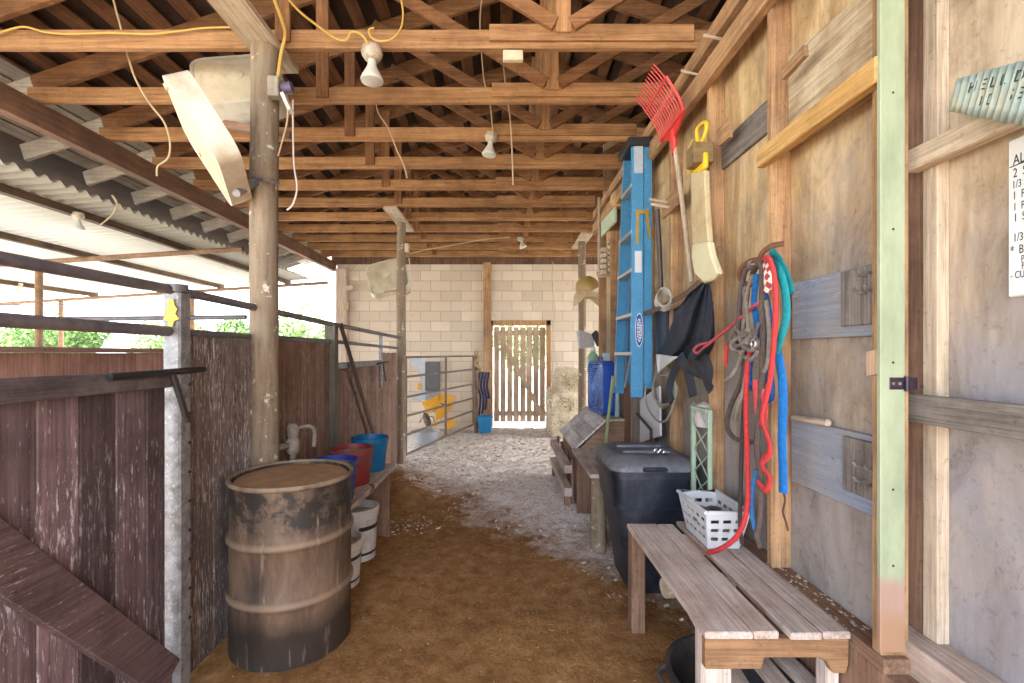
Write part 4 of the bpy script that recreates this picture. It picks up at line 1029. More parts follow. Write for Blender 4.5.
# two rusty horseshoe hooks
HS = [(V((1.20, 2.175, EYE + .385)), 'left rusty horseshoe hook holding the dark ropes'), (V((1.21, 2.02, EYE + .42)), 'right rusty horseshoe hook holding the teal strap')]
for c, lab in HS:
    m = MB(); pts = []
    for k in range(13):
        a = math.radians(-60 + 20*k); pts.append(c + V((-.028 - .045*math.sin(a)*.9 + 0, .012*math.cos(a), .052*math.cos(a)*-1)))
    pts = [c + V((.02, 0, .06)), c + V((-.02, .02, .055)), c + V((-.055, .03, .03)), c + V((-.075, .025, -.01)), c + V((-.07, .01, -.045)), c + V((-.04, -.01, -.065)), c + V((-.01, -.02, -.06))]
    m.tube(pts, .011, 8, smooth=4, flat=(.012, .007, (0,1,0))); single('horseshoe_hook', m, M_RUST, lab, 'hook', 'horseshoe hooks', smooth=True)

# ropes and halters
ROPE = lambda k, c, d=None: plain(k, c, .85, 0, .25, 60, dirt=d, dirt_amt=.25, bump=.3)
XR = 1.13
def rope(L, r, mat, label, X=XR, flat=None, name='lead_rope', cat='rope', jig=0):
    pts = []
    for i, q in enumerate(L):
        x, y = q[0], q[1]; xx = q[2] if len(q) > 2 else X
        pts.append(W(x, y, xx))
    m = MB(); m.tube(pts, r, 8, smooth=6, flat=flat); return single(name, m, mat, label, cat, 'halters and ropes on the horseshoe hooks', smooth=True)
DK = ROPE('dark_grey_rope', (96,82,76), (60,50,48)); GRR = ROPE('grey_rope', (138,126,116), (96,86,80)); RED = ROPE('red_rope', (222,66,66), (170,60,60)); BLU = ROPE('blue_webbing', (20,118,196), (16,90,150)); TEAL = ROPE('teal_webbing', (22,150,158)); PINK = ROPE('pink_red_rope', (206,84,96), (160,70,80))
rope([(752,275,1.17),(758,264),(762,268),(762,300),(763,345),(762,380),(759,420),(757,448),(761,480),(760,520),(757,535),(761,548)], .0125, DK, 'thick dark grey rope hanging straight from the left horseshoe to the bench', 1.10)
rope([(757,268,1.14),(746,270),(741,290),(739,318),(738,345),(744,362),(740,385),(731,405),(727,425),(733,437),(744,441),(755,442)], .0115, DK, 'dark grey rope bending in a wide loop to the left of the red ropes', 1.12)
rope([(748,290),(744,330),(747,370),(743,420),(741,470),(740,520),(742,544)], .010, ROPE('black_rope', (70,62,62)), 'black rope hanging down into the white basket', 1.14)
rope([(762,262,1.15),(769,259),(774,275),(776,300),(774,340),(770,380),(764,405),(762,420),(768,438),(770,452),(762,462),(764,470),(770,478),(766,490),(758,482)], .016, RED, 'bright red rope with a curled loose end, from the left horseshoe', 1.07, flat=(.016,.007,(1,0,.2)))
rope([(754,345),(748,360),(746,400),(747,450),(748,495),(745,518,1.07),(739,533,1.05),(731,542,1.03),(720,549,1.0),(709,552.5,.985)], .011, ROPE('red_flat_rope', (206,54,56), (150,50,50)), 'long red lead rope trailing down across the bench slats', 1.09)
rope([(768,262,1.16),(778,268),(785,292),(786,318),(780,340),(776,352)], .016, TEAL, 'teal webbing strap looping right from the hook', 1.10, flat=(.02,.006,(1,.2,0)), name='strap', cat='strap')
rope([(771,252,1.18),(778,260),(786,276),(791,294)], .02, TEAL, 'short teal flat strap end sticking out at the right horseshoe', 1.13, flat=(.022,.006,(1,.1,0)), name='strap', cat='strap')
rope([(776,345),(781,370),(783,400),(782,440),(783,470),(783,493)], .02, BLU, 'wide bright blue flat lead hanging on the right side of the tangle', 1.12, flat=(.021,.006,(1,.3,0)), name='strap', cat='strap')
rope([(783,491),(785,500),(783,512),(786,522),(788,531)], .004, ROPE('leather_thong', (96,58,52)), 'thin brown leather thong at the tip of the blue lead', 1.12)
rope([(757,274),(754,300),(757,330),(753,350),(749,372),(752,388),(760,384),(766,376),(763,360)], .013, BLU, 'bright blue rope bunched behind the dark ropes', 1.15)
rope([(764,290),(770,320),(766,345),(770,370),(772,395),(766,402)], .012, ROPE('mid_blue_rope', (40,96,170)), 'mid blue rope showing between the red and teal ropes', 1.14)
rope([(757,470),(752,492),(752,515),(757,535),(760,546)], .011, ROPE('light_blue_rope', (64,128,190)), 'light blue rope ending by the dark rope in the basket', 1.11)
rope([(757,304),(744,315),(730,327),(716,338),(706,346),(698,353),(694,350),(699,345),(707,343)], .0085, PINK, 'pink-red knotted rope pulled across to the dark blanket', 1.12)
rope([(755,380),(757,410),(763,425),(765,405),(760,385)], .013, ROPE('coral_strap', (224,84,84)), 'coral strap loop low in the middle of the tangle', 1.10, flat=(.015,.006,(1,.3,0)), name='strap', cat='strap')
rope([(727,344),(726,356),(726,366)], .009, RED, 'short red rope end with a grey tip, left of the grey knots', 1.13)
t = thing('rope_halter', W(748, 340, 1.10), 'grey knotted rope halter bunched in the middle of the hanging ropes', 'halter', 'halters and ropes on the horseshoe hooks')
def hp(L, r, X=1.09, nm='rope', mat=GRR):
    m = MB(); m.tube([W(x, y, X + .012*math.sin(i*1.7)) for i, (x, y) in enumerate(L)], r, 8, smooth=6); mk(nm, m, mat, t, smooth=True)
hp([(752,275),(746,300),(748,325),(744,336),(736,330),(730,338),(738,346),(748,338),(754,330)], .009)
hp([(756,330),(748,342),(738,338),(731,346),(740,352),(750,346),(757,352),(750,360),(742,354)], .010, nm='knot')
hp([(746,344),(752,336),(757,342),(752,350),(744,346),(740,336),(748,330)], .011, 1.075, 'knot')
hp([(742,352),(738,365),(732,375),(726,380)], .011, 1.075, 'rope_end'); hp([(748,356),(746,375),(742,395),(738,405),(735,420)], .010, 1.085, 'rope_end')
hp([(750,262),(744,280),(745,310),(742,335)], .008, 1.12); hp([(766,300),(769,330),(768,360),(764,372)], .009, 1.10)
t = thing('beaded_halter', W(766, 280, 1.10), 'patterned red and white halter noseband under the left horseshoe', 'halter', 'halters and ropes on the horseshoe hooks')
def beads():
    m = N('beaded_diamonds'); v = m.coords((1,1,1), rnd=False); ch = m.new('ShaderNodeTexChecker'); ch.inputs['Scale'].default_value = 42
    mp = m.new('ShaderNodeMapping'); mp.inputs['Rotation'].default_value = (math.pi/4, 0, 0); m.link(v, mp.inputs[0]); m.link(mp.outputs[0], ch.inputs['Vector'])
    ch.inputs['Color1'].default_value = C(224,206,190); ch.inputs['Color2'].default_value = C(150,50,56); m.link(ch.outputs['Color'], m.b.inputs['Base Color']); m.set(.7); return m.m
m = MB(); m.tube([W(766,262,1.08), W(768,276,1.06), W(767,292,1.07)], .02, 8, smooth=4, flat=(.021,.006,(1,.3,0))); mk('noseband', m, beads(), t, smooth=True)
m = MB(); q = W(753.5, 344, 1.05); m.tube([q + V((0, .016*math.cos(a), .02*math.sin(a))) for a in [2*math.pi*k/16 for k in range(17)]], .004, 6); mk('ring', m, plain('chrome', (200,200,204), .25, .9, .05), t, smooth=True)
m = MB(); m.tube([q + V((0,0,.02)), q + V((.01,0,.05)), q + V((.02,-.005,.09))], .008, 8); mk('cheek_strap', m, DK, t, smooth=True)

# blanket
NV = plain('navy_blanket_cloth', (36,44,60), .85, 0, .3, 8, dirt=(96,90,80), dirt_amt=.22, bump=.2)
t = thing('horse_blanket', W(690, 330, 1.2), 'dark navy horse blanket with a white corner hanging from the right wall', 'blanket')
Lc = [(700,283),(690,292),(680,306),(673,322),(668,336),(662,347),(658,352)]
Rc = [(709,284),(712,296),(713,312),(714,328),(714,344),(711,352),(702,362)]
def curve(Cv, v):
    f = v*(len(Cv)-1); i = min(int(f), len(Cv)-2); k = f - i; return (Cv[i][0]*(1-k)+Cv[i+1][0]*k, Cv[i][1]*(1-k)+Cv[i+1][1]*k)
def bl(u, v):
    a, b = curve(Lc, v), curve(Rc, v); x, y = a[0]*(1-u)+b[0]*u, a[1]*(1-u)+b[1]*u + math.sin(u*5)*1.5*v
    return W(x, y, 1.17 + .035*math.sin(u*11 + v*2)*(.25+v) + .015*math.sin(u*23 + v*5))
m = MB(); m.grid(bl, 40, 24); mk('cloth', m, NV, t, smooth=True, solid=.008, recalc=False)
def bl2(u, v):
    x = 655 + (680-655)*u; y = 306 + 4*math.sin(u*3) + (355-306)*v; return W(x, y, 1.235 + .02*math.sin(u*12))
m = MB(); m.grid(bl2, 16, 10); mk('under_flap', m, plain('slate_blanket_cloth', (62,72,88), .85, 0, .25, 8), t, smooth=True, solid=.008, recalc=False)
def tri(u, v):
    x0, x1 = 656 + 2*v, 678 - 14*v; x = x0*(1-u) + x1*u; y = 354 + 3*u + v*(19 - 9*u); return W(x, y, 1.12 + .012*math.sin(u*6))
m = MB(); m.grid(tri, 10, 8); mk('white_corner', m, plain('white_fleece', (216,214,212), .9, 0, .08), t, smooth=True, solid=.008, recalc=False)['label'] = 'white fleece corner'
STM = plain('charcoal_strap_cloth', (50,52,60), .85, 0, .3, 10)
for L, wd in (([(682,358),(676,368),(671,380),(669,392),(672,402)], .034), ([(680,356),(686,368),(690,380),(693,396)], .036), ([(690,356),(697,362),(704,372),(708,384),(711,390)], .03), ([(676,358),(684,366),(698,374),(708,376)], .024), ([(696,350),(704,358),(709,368),(708,380)], .03)):
    m = MB(); m.tube([W(x,y,1.15) for x, y in L], .02, 8, smooth=4, flat=(wd,.008,(1,.4,0))); mk('strap', m, STM, t, smooth=True)
m = MB(); m.tube([W(x,y,1.14) for x, y in [(640,314),(652,311),(667,304),(682,296),(692,288),(699,282)]], .014, 8, smooth=5, flat=(.018,.008,(1,0,0))); single('leather_strap', m, ROPE('brown_leather', (112,88,72)), 'brown leather strap slung from the ladder side up to the blanket top', 'strap', smooth=True)

# red fork
t = thing('manure_fork', (1.13, 3.1, 3.06), 'red plastic manure fork with a wooden handle, tines up by the top plate', 'fork')
REDP = plain('red_plastic', (224,58,50), .4, 0, .12, 8)
NT = 13
for k in range(NT):
    Y = 2.90 + .40*k/(NT-1); m = MB(); e = .02*math.sin(k*1.3)
    m.tube([(1.125, Y, EYE + 1.52), (1.10, Y, EYE + 1.60), (1.04, Y, EYE + 1.70), (.99, Y + .005, EYE + 1.775), (.945, Y + .01, EYE + 1.83)], [.005, .005, .0045, .004, .0025], 6, smooth=3); mk('tine', m, REDP, t, smooth=True)
for X, z, r in ((1.125, 1.525, .011), (1.075, 1.655, .008), (1.02, 1.735, .007)):
    m = MB(); m.tube([(X, 2.89, EYE + z), (X, 3.31, EYE + z)], r, 8); mk('crossbar', m, REDP, t, smooth=True)
m = MB(); m.prism([(1.14, 2.89, EYE+1.52), (1.14, 3.31, EYE+1.52), (1.15, 3.14, EYE+1.45), (1.15, 3.06, EYE+1.45)], (-.012, 0, 0)); m.tube([(1.125, 2.885, EYE+1.52), (1.10, 2.885, EYE+1.60), (1.02, 2.885, EYE+1.735)], .008, 6, smooth=3); m.tube([(1.15, 3.10, EYE+1.34), (1.14, 3.10, EYE+1.50)], [.018, .026], 12); mk('socket', m, REDP, t, smooth=False)
m = MB(); m.tube([(1.15, 3.10, EYE + 1.40), (1.175, 3.02, EYE + .95), (1.20, 2.94, EYE + .45)], .0155, 10, smooth=3); mk('handle', m, PALE('Z'), t, smooth=True)

# yellow-handled tool in a cream sheath, and its wooden block
t = thing('sheathed_tool', W(698, 200, 1.16), 'yellow-handled tool in a long cream sheath with a bent tip', 'tool')
CRM = plain('cream_sheath', (216,196,156), .6, 0, .1, 8, dirt=(180,150,104), dirt_amt=.35)
L = [(690,172),(704,170),(706,200),(708,238),(712,262),(716,274),(708,282),(697,277),(691,262),(692,240),(691,205)]
m = wp([(690.5,172),(704,170),(705.5,205),(708,242),(692,244),(691,210)], 1.15, .035); mk('sheath', m, CRM, t, bevel=.008)
m = wp([(692,243.5),(708,241.5),(711,256),(717,273),(710,281),(703,283),(694,274),(691,258)], 1.145, .04); mk('sheath_tip', m, plain('pale_cream_plastic', (236,226,184), .4, 0, .06), t, bevel=.01)
YP = plain('yellow_plastic', (246,208,50), .4, 0, .1)
m = MB(); m.tube([W(x,y,1.165) for x, y in [(698,143),(697,131),(701,124),(706,123),(706,131),(702,142)]], .012, 8, smooth=4); mk('handle_loop', m, YP, t, smooth=True)
m = wp([(690,155),(704,152),(704,168),(697,175),(686,173)], 1.15, .03); mk('handle_body', m, YP, t, bevel=.008)
m = MB(); m.tube([W(x,y,1.14) for x, y in [(693,140),(689,150),(688,162),(691,172)]], .009, 8, smooth=4); mk('guard', m, plain('olive_plastic', (196,178,90), .5), t, smooth=True)
m = MB(); p = W(694,163,1.13); q = W(719,141,1.19); m.box((1.10, 2.66, EYE + 1.105), (1.218, 2.78, EYE + 1.225)); single('wood_block', m, wood('tan_block', (150,122,84), (186,156,110), 'X', dirt=(120,96,66), dirt_amt=.3), 'tan wooden block bracket in front of the yellow-handled tool', 'block', bevel=.006)

# ladder
NY_, NX0 = 3.72, 1.03
LB, LTZ = EYE - .36, EYE + 1.70
t = thing('step_ladder', (1.1, 3.95, LB), 'tall blue fibreglass step ladder folded upright against the right wall', 'ladder')
LBL = plain('blue_fibreglass', (72,146,192), .45, 0, .12, 7, speck=(150,190,214)); ALU = plain('aluminium', (206,204,200), .4, .6, .08)
def chan(p, q, d, wd, th, mat, nm):   # web facing -Y
    m = MB(); p, q = V(p), V(q)
    m.prism([p, p + V((d,0,0)), q + V((d,0,0)), q], (0, th, 0)); m.prism([p + V((0,th,0)), p + V((th,th,0)), q + V((th,th,0)), q + V((0,th,0))], (0, wd, 0)); m.prism([p + V((d-th,th,0)), p + V((d,th,0)), q + V((d,th,0)), q + V((d-th,th,0))], (0, wd, 0))
    return mk(nm, m, mat, t, bevel=.002)
lrail = chan((NX0, NY_, LB), (NX0 + .005, NY_, LTZ), .095, .03, .005, LBL, 'rail')
chan((NX0, 4.34, LB - .02), (NX0 + .005, 3.99, LTZ), .095, -.03, .005, LBL, 'rail')
chan((NX0 + .11, NY_ + .01, LB + .07), (NX0 + .105, NY_ + .01, LTZ), .065, .03, .005, LBL, 'rear_rail')
chan((NX0 + .11, 4.33, LB + .07), (NX0 + .105, 3.99, LTZ), .065, -.03, .005, LBL, 'rear_rail')
for hz in (1.345, .97, .66, .30, -.02):
    f = (hz - (LB - EYE))/(LTZ - LB); yb = 4.34 + (3.99 - 4.34)*f
    m = MB(); m.box((NX0 - .004, NY_ + .004, EYE + hz), (NX0 + .09, yb - .004, EYE + hz + .028)); mk('step', m, ALU, t, bevel=.003)
for hz in (1.1, .5, .1):
    f = (hz - (LB - EYE))/(LTZ - LB); yb = 4.34 + (3.99 - 4.34)*f
    m = MB(); m.box((NX0 + .15, NY_ + .02, EYE + hz), (NX0 + .165, yb, EYE + hz + .03)); mk('rear_brace', m, ALU, t)
m = MB(); m.tube([(NX0 + .01, NY_ + .06, EYE - .03), (NX0 + .02, 4.0, EYE - .30)], .009, 8); mk('knee_brace', m, ALU, t); m = MB(); m.tube([(NX0 + .01, 4.28, EYE - .03), (NX0 + .02, 4.32, EYE - .32)], .009, 8); mk('knee_brace', m, ALU, t)
m = MB(); m.box((NX0 - .03, NY_ - .02, LTZ - .03), (NX0 + .19, 4.02, LTZ + .045)); mk('top_cap', m, plain('black_plastic', (44,42,42), .5, 0, .2), t, bevel=.01)
BR = plain('brass_metal', (196,160,72), .45, .5, .15)
pf = lambda x, y: P(x, y, NY_ - .003)
for L in ([(637.5,213),(637,244)], [(646.5,212),(650,238)]):
    m = MB(); m.beam(pf(*L[0]), pf(*L[1]), .004, .022, up=(0,1,0)); 
    m = MB(); a, b = pf(*L[0]), pf(*L[1]); m.prism([a + V((-.012,0,0)), a + V((.012,0,0)), b + V((.012,0,0)), b + V((-.012,0,0))], (0,-.004,0)); mk('spreader', m, BR, lrail)
m = MB(); m.prism([pf(635.5,210), pf(649,210), pf(649,214), pf(635.5,214)], (0,-.006,0)); mk('spreader_bracket', m, BR, lrail)
STK = plain('white_sticker', (220,220,224), .5, 0, .06, 40)
m = MB(); m.prism([pf(634.8,251), pf(641.6,251), pf(641.6,272.5), pf(634.8,272.5)], (0,-.001,0)); mk('sticker', m, STK, lrail)
m = MB(); m.prism([pf(634,146), pf(643,146), pf(643,173), pf(634,173)], (0,-.001,0)); mk('sticker', m, plain('faded_sticker', (186,196,206), .5, 0, .12, 40), lrail)
oc = pf(639.2, 330); LN = plain('logo_blue', (24,60,150), .4, 0, .05)
def oval(a, b, yo, mat, nm):
    m = MB(); m.prism([oc + V((a*math.cos(q), yo, b*math.sin(q)*(1 + .0))) for q in [2*math.pi*k/32 for k in range(32)]], (0,-.0008,0)); mk(nm, m, mat, lrail)
oval(.033, .138, 0, STK, 'logo_border'); oval(.027, .128, -.001, LN, 'logo_oval')
oval(.0205, .098, -.002, STK, 'logo_panel')
text('WERNER', oc + V((.0135, -.0035, -.092)), (0,0,1), (-1,0,0), .052, LN, lrail, 'logo_lettering', .0004)

# things on the wall beyond the ladder
def singles(name, pts, X, th, mat, label, cat, group=None, **k): return single(name, wp(pts, X, th), mat, label, cat, group, **k)
t = thing('tool_rack', W(665, 205, 1.2), 'wooden tool rack board with pegs, right of the ladder', 'rack')
m = wp([(661,204),(677,187),(678,204),(662,219)], 1.19, .02); mk('back_board', m, STUD('Y'), t, bevel=.003)
for (x, y) in ((655,201),(657,206)):
    a = W(x + 12, y + 1, 1.19); m = MB(); m.tube([a, a + V((-.13, .0, .02))], .011, 8); mk('peg', m, PALE('X'), t, smooth=True)
m = MB(); m.tube([W(657,209,1.10), W(659,240,1.13), W(661,290,1.15)], .017, 10); m2 = m
single('iron_bar', m, plain('dark_iron', (70,62,60), .5, .3, .2), 'dark iron bar hanging from the tool rack beside the ladder', 'bar', smooth=True)
m = MB(); 
for k in range(5):
    m.tube([W(664 + 7*math.cos(a)*(1 + .08*k), 297 + 9*math.sin(a) + k*1.2, 1.12 + .01*k) for a in [2*math.pi*q/16 for q in range(17)]], .006, 6, cap=False)
single('cord_coil', m, plain('pale_cord', (206,196,184), .8), 'coil of pale cord hanging between the ladder and the blanket', 'cord', smooth=True)
m = MB()
for k in range(4):
    m.tube([W(663 + (9 + k)*math.cos(a) + k*.6, 384 + (24 - 3*k)*math.sin(a) + k*2, 1.19 - .008*k) for a in [2*math.pi*q/26 for q in range(27)]], .0085, 6, cap=False)
m.tube([W(x,y,1.12) for x, y in [(646,385),(645,398),(650,412),(658,421),(665,421),(671,412),(675,400)]], .008, 6, smooth=4)
single('hose', m, plain('grey_green_hose', (150,148,136), .6, 0, .15), 'grey-green hose coil hanging below the dark blanket', 'hose', smooth=True)
singles('white_board_offcut', [(640,400),(659,386),(660,436),(640,442)], 1.20, .015, plain('white_melamine', (216,212,214), .5, 0, .06), 'white board leaning behind the black bin', 'board')
m = MB(); m.tube([W(637,414,1.17), W(651,430,1.17), W(651,442,1.17)], .012, 8); single('iron_bracket', m, M_BLACK, 'dark bent bracket in front of the white leaning board', 'bracket')
m = MB(); m.tube([W(617,392,1.16), W(617,446,1.16)], .028, 12); single('plastic_pipe', m, plain('pale_teal_pipe', (158,184,180), .4), 'pale teal plastic pipe standing behind the ladder foot', 'pipe', smooth=True)
singles('plank', [(623,372),(631,370),(631,444),(623,448)], 1.19, .02, BROWNW('Z'), 'brown plank standing on end under the ladder', 'board', bevel=.003)
singles('plank', [(632,398),(639,398),(639,442),(632,444)], 1.205, .014, GREYW('Z'), 'grey plank on end between the brown plank and the white board', 'board', bevel=.003)
m = MB(); m.beam(P(613,376,4.2), P(605,448,4.3), .02, .02); single('stick', m, plain('green_stick', (150,166,116), .7), 'thin greenish stick leaning down left of the ladder', 'stick')
# green mesh gate
t = thing('mesh_panel', W(695, 450, 1.19), 'mint green wire mesh panel standing behind the black bin', 'panel')
MINT = plain('mint_enamel', (176,200,174), .5, 0, .12, 10)
m = MB(); a = W(692,405,1.16); m.box((1.155, a.y - .02, .10), (1.18, a.y + .012, a.z)); m.box((1.145, a.y - .22, a.z - .025), (1.185, a.y - .02, a.z)); m.box((1.155, a.y - .24, .10), (1.18, a.y - .22, a.z)); mk('frame', m, MINT, t, bevel=.004)
m = MB()
for k in range(7):
    z0 = .25 + k*.14
    m.tube([(1.165, a.y - .02, z0), (1.165, a.y - .22, z0 + .14)], .004, 6); m.tube([(1.165, a.y - .02, z0 + .14), (1.165, a.y - .22, z0)], .004, 6)
mk('wire_mesh', m, MINT, t)
m = MB(); q = W(704,418,1.2); m.lathe([(0,-.06),(.05,-.05),(.06,0),(.04,.08),(0,.1)], q, n=16); single('rag', m, plain('white_rag', (200,186,184), .9, 0, .1, 12), 'white rag lump hanging below the dark blanket straps', 'rag', smooth=True)

# feed bin with a sloping lid, blue fan, low table, step
t = thing('feed_bin', (.95, 5.1, 0), 'wooden feed bin with a pale sloping plank lid near the wall end', 'bin')
ebd = [(.72, 4.55, 0), (1.19, 4.55, 0), (1.19, 4.55, .855), (1.01, 4.55, .845), (.72, 4.55, .555)]
for dy in (0, 1.06):
    m = MB(); m.prism([V(q) + V((0, dy, 0)) for q in ebd], (0, .02, 0)); mk('end_board', m, BROWNW('X'), t)
m = MB(); y = 4.57
while y < 5.6: m.box((.72, y, .02), (.735, y + .10, .545)); y += .106
mk('front_boards', m, BROWNW('Z'), t); 
m = MB(); m.box((1.0, 4.54, .856), (1.20, 5.65, .876)); mk('top', m, PALE('Y'), t, bevel=.003)
LID = wood('pale_grey_lid', (236,228,222), (250,244,238), 'Y', dirt=(150,138,128), dirt_amt=.2, island=.15)
for k in range(3):
    a = V((.69 + .108*k, 4.53, .565 + .0995*k)); b = V((.69 + .108*(k+1) - .004, 4.53, .565 + .0995*(k+1) - .004)); m = MB(); m.prism([a, b, b + V((-.012,0,.013)), a + V((-.012,0,.013))], (0, 1.12, 0)); mk('lid_plank', m, LID, t)
BF = plain('royal_blue_plastic', (30,74,170), .45, 0, .1, 8); BG = plain('blue_grille', (120,164,236), .5, 0, .1)
box_fan((1.045, 4.97, EYE - .365), (-1, -.10, 0), (0,0,1), 'royal blue box fan standing on the feed bin top', BF, BG, plain('pale_hub', (176,196,226), .5), .565, .12)
t = thing('low_table', (.93, 4.0, 0), 'rough low plank table behind the black bin, on log legs', 'table')
for x0, x1 in ((.66, .84), (.855, 1.02), (1.035, 1.19)):
    m = MB(); m.box((x0, 3.52, .57), (x1, 4.50, .60)); mk('plank', m, BENCH('Y'), t, bevel=.004)
for x, y in ((.735, 3.585), (1.12, 3.585), (1.12, 4.4)):
    m = MB(); m.tube([(x, y, -.05), (x, y, .569)], [.064, .058], 14); mk('log_leg', m, log_mat(), t, smooth=True)
m = MB(); m.box((.70, 4.40, -.04), (.98, 4.43, .569)); mk('panel_leg', m, BROWNW('Z'), t, bevel=.003)
m = MB(); m.box((.72, 4.20, .37), (.80, 4.30, .569)); single('pail', m, plain('blue_grey_block', (150,152,160), .9), 'blue-grey block tucked under the low table', 'block') if False else None
t = thing('slatted_step', (.66, 5.2, 0), 'low two-rail slatted wooden step along the foot of the feed bin', 'step')
for z in (.10, .33):
    m = MB(); m.box((.60, 4.58, z), (.68, 5.95, z + .085)); mk('rail', m, BENCH('Y'), t, bevel=.004)
for y in (4.66, 5.1, 5.5, 5.88):
    m = MB(); m.box((.682, y, -.03), (.712, y + .07, .46)); mk('upright', m, BROWNW('Z'), t, bevel=.003)
m = MB(); m.box((.61, 4.62, -.03), (.67, 4.68, .099)); mk('foot', m, BROWNW('Z'), t); m = MB(); m.box((.61, 5.8, -.03), (.67, 5.86, .099)); mk('foot', m, BROWNW('Z'), t)

# wall end clutter
t = thing('riding_hat', (1.17, 6.9, 2.1), 'tan domed hat with a boxy brim hung at the end of the right wall', 'hat')
HT = plain('tan_hat', (176,144,86), .5, 0, .15, 8)
hc = P(589, 291, 6.27)
m = MB(); m.lathe([(.165,-.01),(.163,.05),(.145,.12),(.10,.18),(.05,.20),(0,.205)], hc, Matrix.Rotation(-.45, 3, 'Y'), n=28); mk('dome', m, HT, t, smooth=True)
m = MB(); m.prism([P(577,294,6.11), P(580,289,6.11), P(602,293,6.11), P(603,304,6.11), P(595,297,6.11), P(585,297,6.11), P(577.5,304.5,6.11)], (0, .3, 0)); mk('brim', m, plain('light_tan', (204,176,130), .6), t, bevel=.004)
m = MB(); m.tube([P(597,272,6.25), P(600,284,6.2), P(602,300,6.2)], .008, 6, smooth=3); mk('chin_strap', m, plain('strap_tan', (150,120,80), .7), t)
t = thing('cloth_bundle', P(590, 340, 6.2), 'grey and white striped cloth bundle on the wall end bracket', 'cloth')
m = MB(); 
for k in range(6):
    m.tube([P(579 + k*2, 332 + k*.7, 6.2), P(580 + k*2.1, 339, 6.12), P(581 + k*2.2, 347 - k*.3, 6.2)], .036, 8, smooth=3)
mk('folds', m, plain('grey_white_cloth', (196,190,188), .9, 0, .3, 60), t, smooth=True)
m = MB(); m.tube([P(593,333,6.2), P(598,338,6.2), P(601,345,6.2)], .06, 10); mk('dark_end', m, plain('dark_cloth', (70,64,64), .9), t, smooth=True)
m = MB(); m.box(P(601,327,5.9), P(612,314,5.9) + V((0,.03,0))); single('mint_board', m, plain('pale_mint_paint', (196,212,184), .6, 0, .1, 6), 'small pale mint board on a stud left of the ladder, lower of two', 'board', bevel=.003)
m = wp([(601,222),(614,207),(614,222),(601,237)], 1.16, .03); single('mint_board', m, plain('pale_mint_paint', (196,212,184), .6, 0, .1, 6), 'pale mint board slanting high on the wall left of the ladder', 'board', bevel=.003)
t = thing('peg_rack', P(607, 258, 5.6), 'small rack of stacked light wood blocks on the wall left of the ladder', 'rack')
for cx, rows in ((603.5, range(5)), (610.5, range(6))):
    for k in rows:
        p = P(cx, 242 + k*5.5 + (8 if cx < 605 else 0), 5.5); m = MB(); m.box(p - V((.035,.03,.028)), p + V((.03,.03,.024))); mk('block', m, PALE('Y'), t, bevel=.004)
m = MB(); m.box(P(599,277,5.6), P(614,272,5.6) + V((0,.05,0))); mk('ledge', m, PALE('X'), t)
m = MB(); m.box(P(598.2,275,5.58), P(599.8,197,5.58) + V((0,.03,0))); single('batten_strip', m, PALE('Z'), 'thin upright light batten at the wall end, right of the hat', 'batten')
m = MB(); m.lathe([(0,-.10),(.06,-.09),(.085,-.03),(.08,.04),(.04,.09),(0,.10)], P(618,199,4.9), n=16); single('sponge', m, plain('tan_sponge', (196,160,112), .95, 0, .2, 20), 'round tan sponge hung high behind the ladder', 'sponge', smooth=True)
t = thing('green_jug', P(593, 362, 6.0), 'green plastic jug on a bracket behind the blue fan', 'jug')
m = MB(); m.lathe([(0,-.14),(.075,-.14),(.08,-.1),(.08,.06),(.05,.11),(.03,.13),(.03,.16),(0,.16)], P(593,362,6.0), n=20); mk('body', m, plain('pale_green_plastic', (150,196,160), .3), t, smooth=True)
m = MB(); m.lathe([(.034,.155),(.034,.19),(0,.19)], P(593,362,6.0), n=14); mk('cap', m, STK, t)
p = P(607,358,5.6); m = MB(); m.box(p - V((.05,.04,.09)), p + V((.04,.04,.06))); single('carton', m, plain('pale_blue_carton', (196,214,222), .6, 0, .1, 30), 'pale blue and white carton on the wall left of the ladder', 'carton', bevel=.004)

# bin
t = thing('wheelie_bin', (.92, 3.13, 0), 'big black plastic bin with a dusty lid beside the bench', 'bin')
BIN = plain('black_bin_plastic', (24,32,46), .45, 0, .2, 6, dirt=(84,84,92), dirt_amt=.3)
def loop(x0, x1, y0_, y1_, z, r, seg=4):
    out = []
    for cx, cy, a0 in ((x1-r,y1_-r,0),(x0+r,y1_-r,90),(x0+r,y0_+r,180),(x1-r,y0_+r,270)):
        for k in range(seg+1):
            a = math.radians(a0 + 90*k/seg); out.append(V((cx + r*math.cos(a), cy + r*math.sin(a), z)))
    return out
def loft(loops, m=None, capb=True, capt=False):
    m = m or MB(); k = len(loops[0]); fs = []
    for a in range(len(loops)-1):
        for i in range(k): fs.append((a*k+i, a*k+(i+1)%k, (a+1)*k+(i+1)%k, (a+1)*k+i))
    if capb: fs.append(tuple(range(k))[::-1])
    if capt: fs.append(tuple((len(loops)-1)*k+i for i in range(k)))
    return m.add([p for l in loops for p in l], fs)
m = loft([loop(.80,1.13,2.93,3.36,.0,.06), loop(.79,1.14,2.92,3.37,.05,.07), loop(.71,1.18,2.87,3.42,.55,.08), loop(.70,1.188,2.862,3.43,.555,.08), loop(.685,1.20,2.85,3.44,.74,.085), loop(.672,1.21,2.835,3.45,.745,.09), loop(.67,1.21,2.835,3.45,.795,.09)], capt=True); mk('body', m, BIN, t, smooth=True)
LIDM = plain('dusty_lid_plastic', (84,88,98), .5, 0, .12, 5, dirt=(156,150,150), dirt_amt=.55)
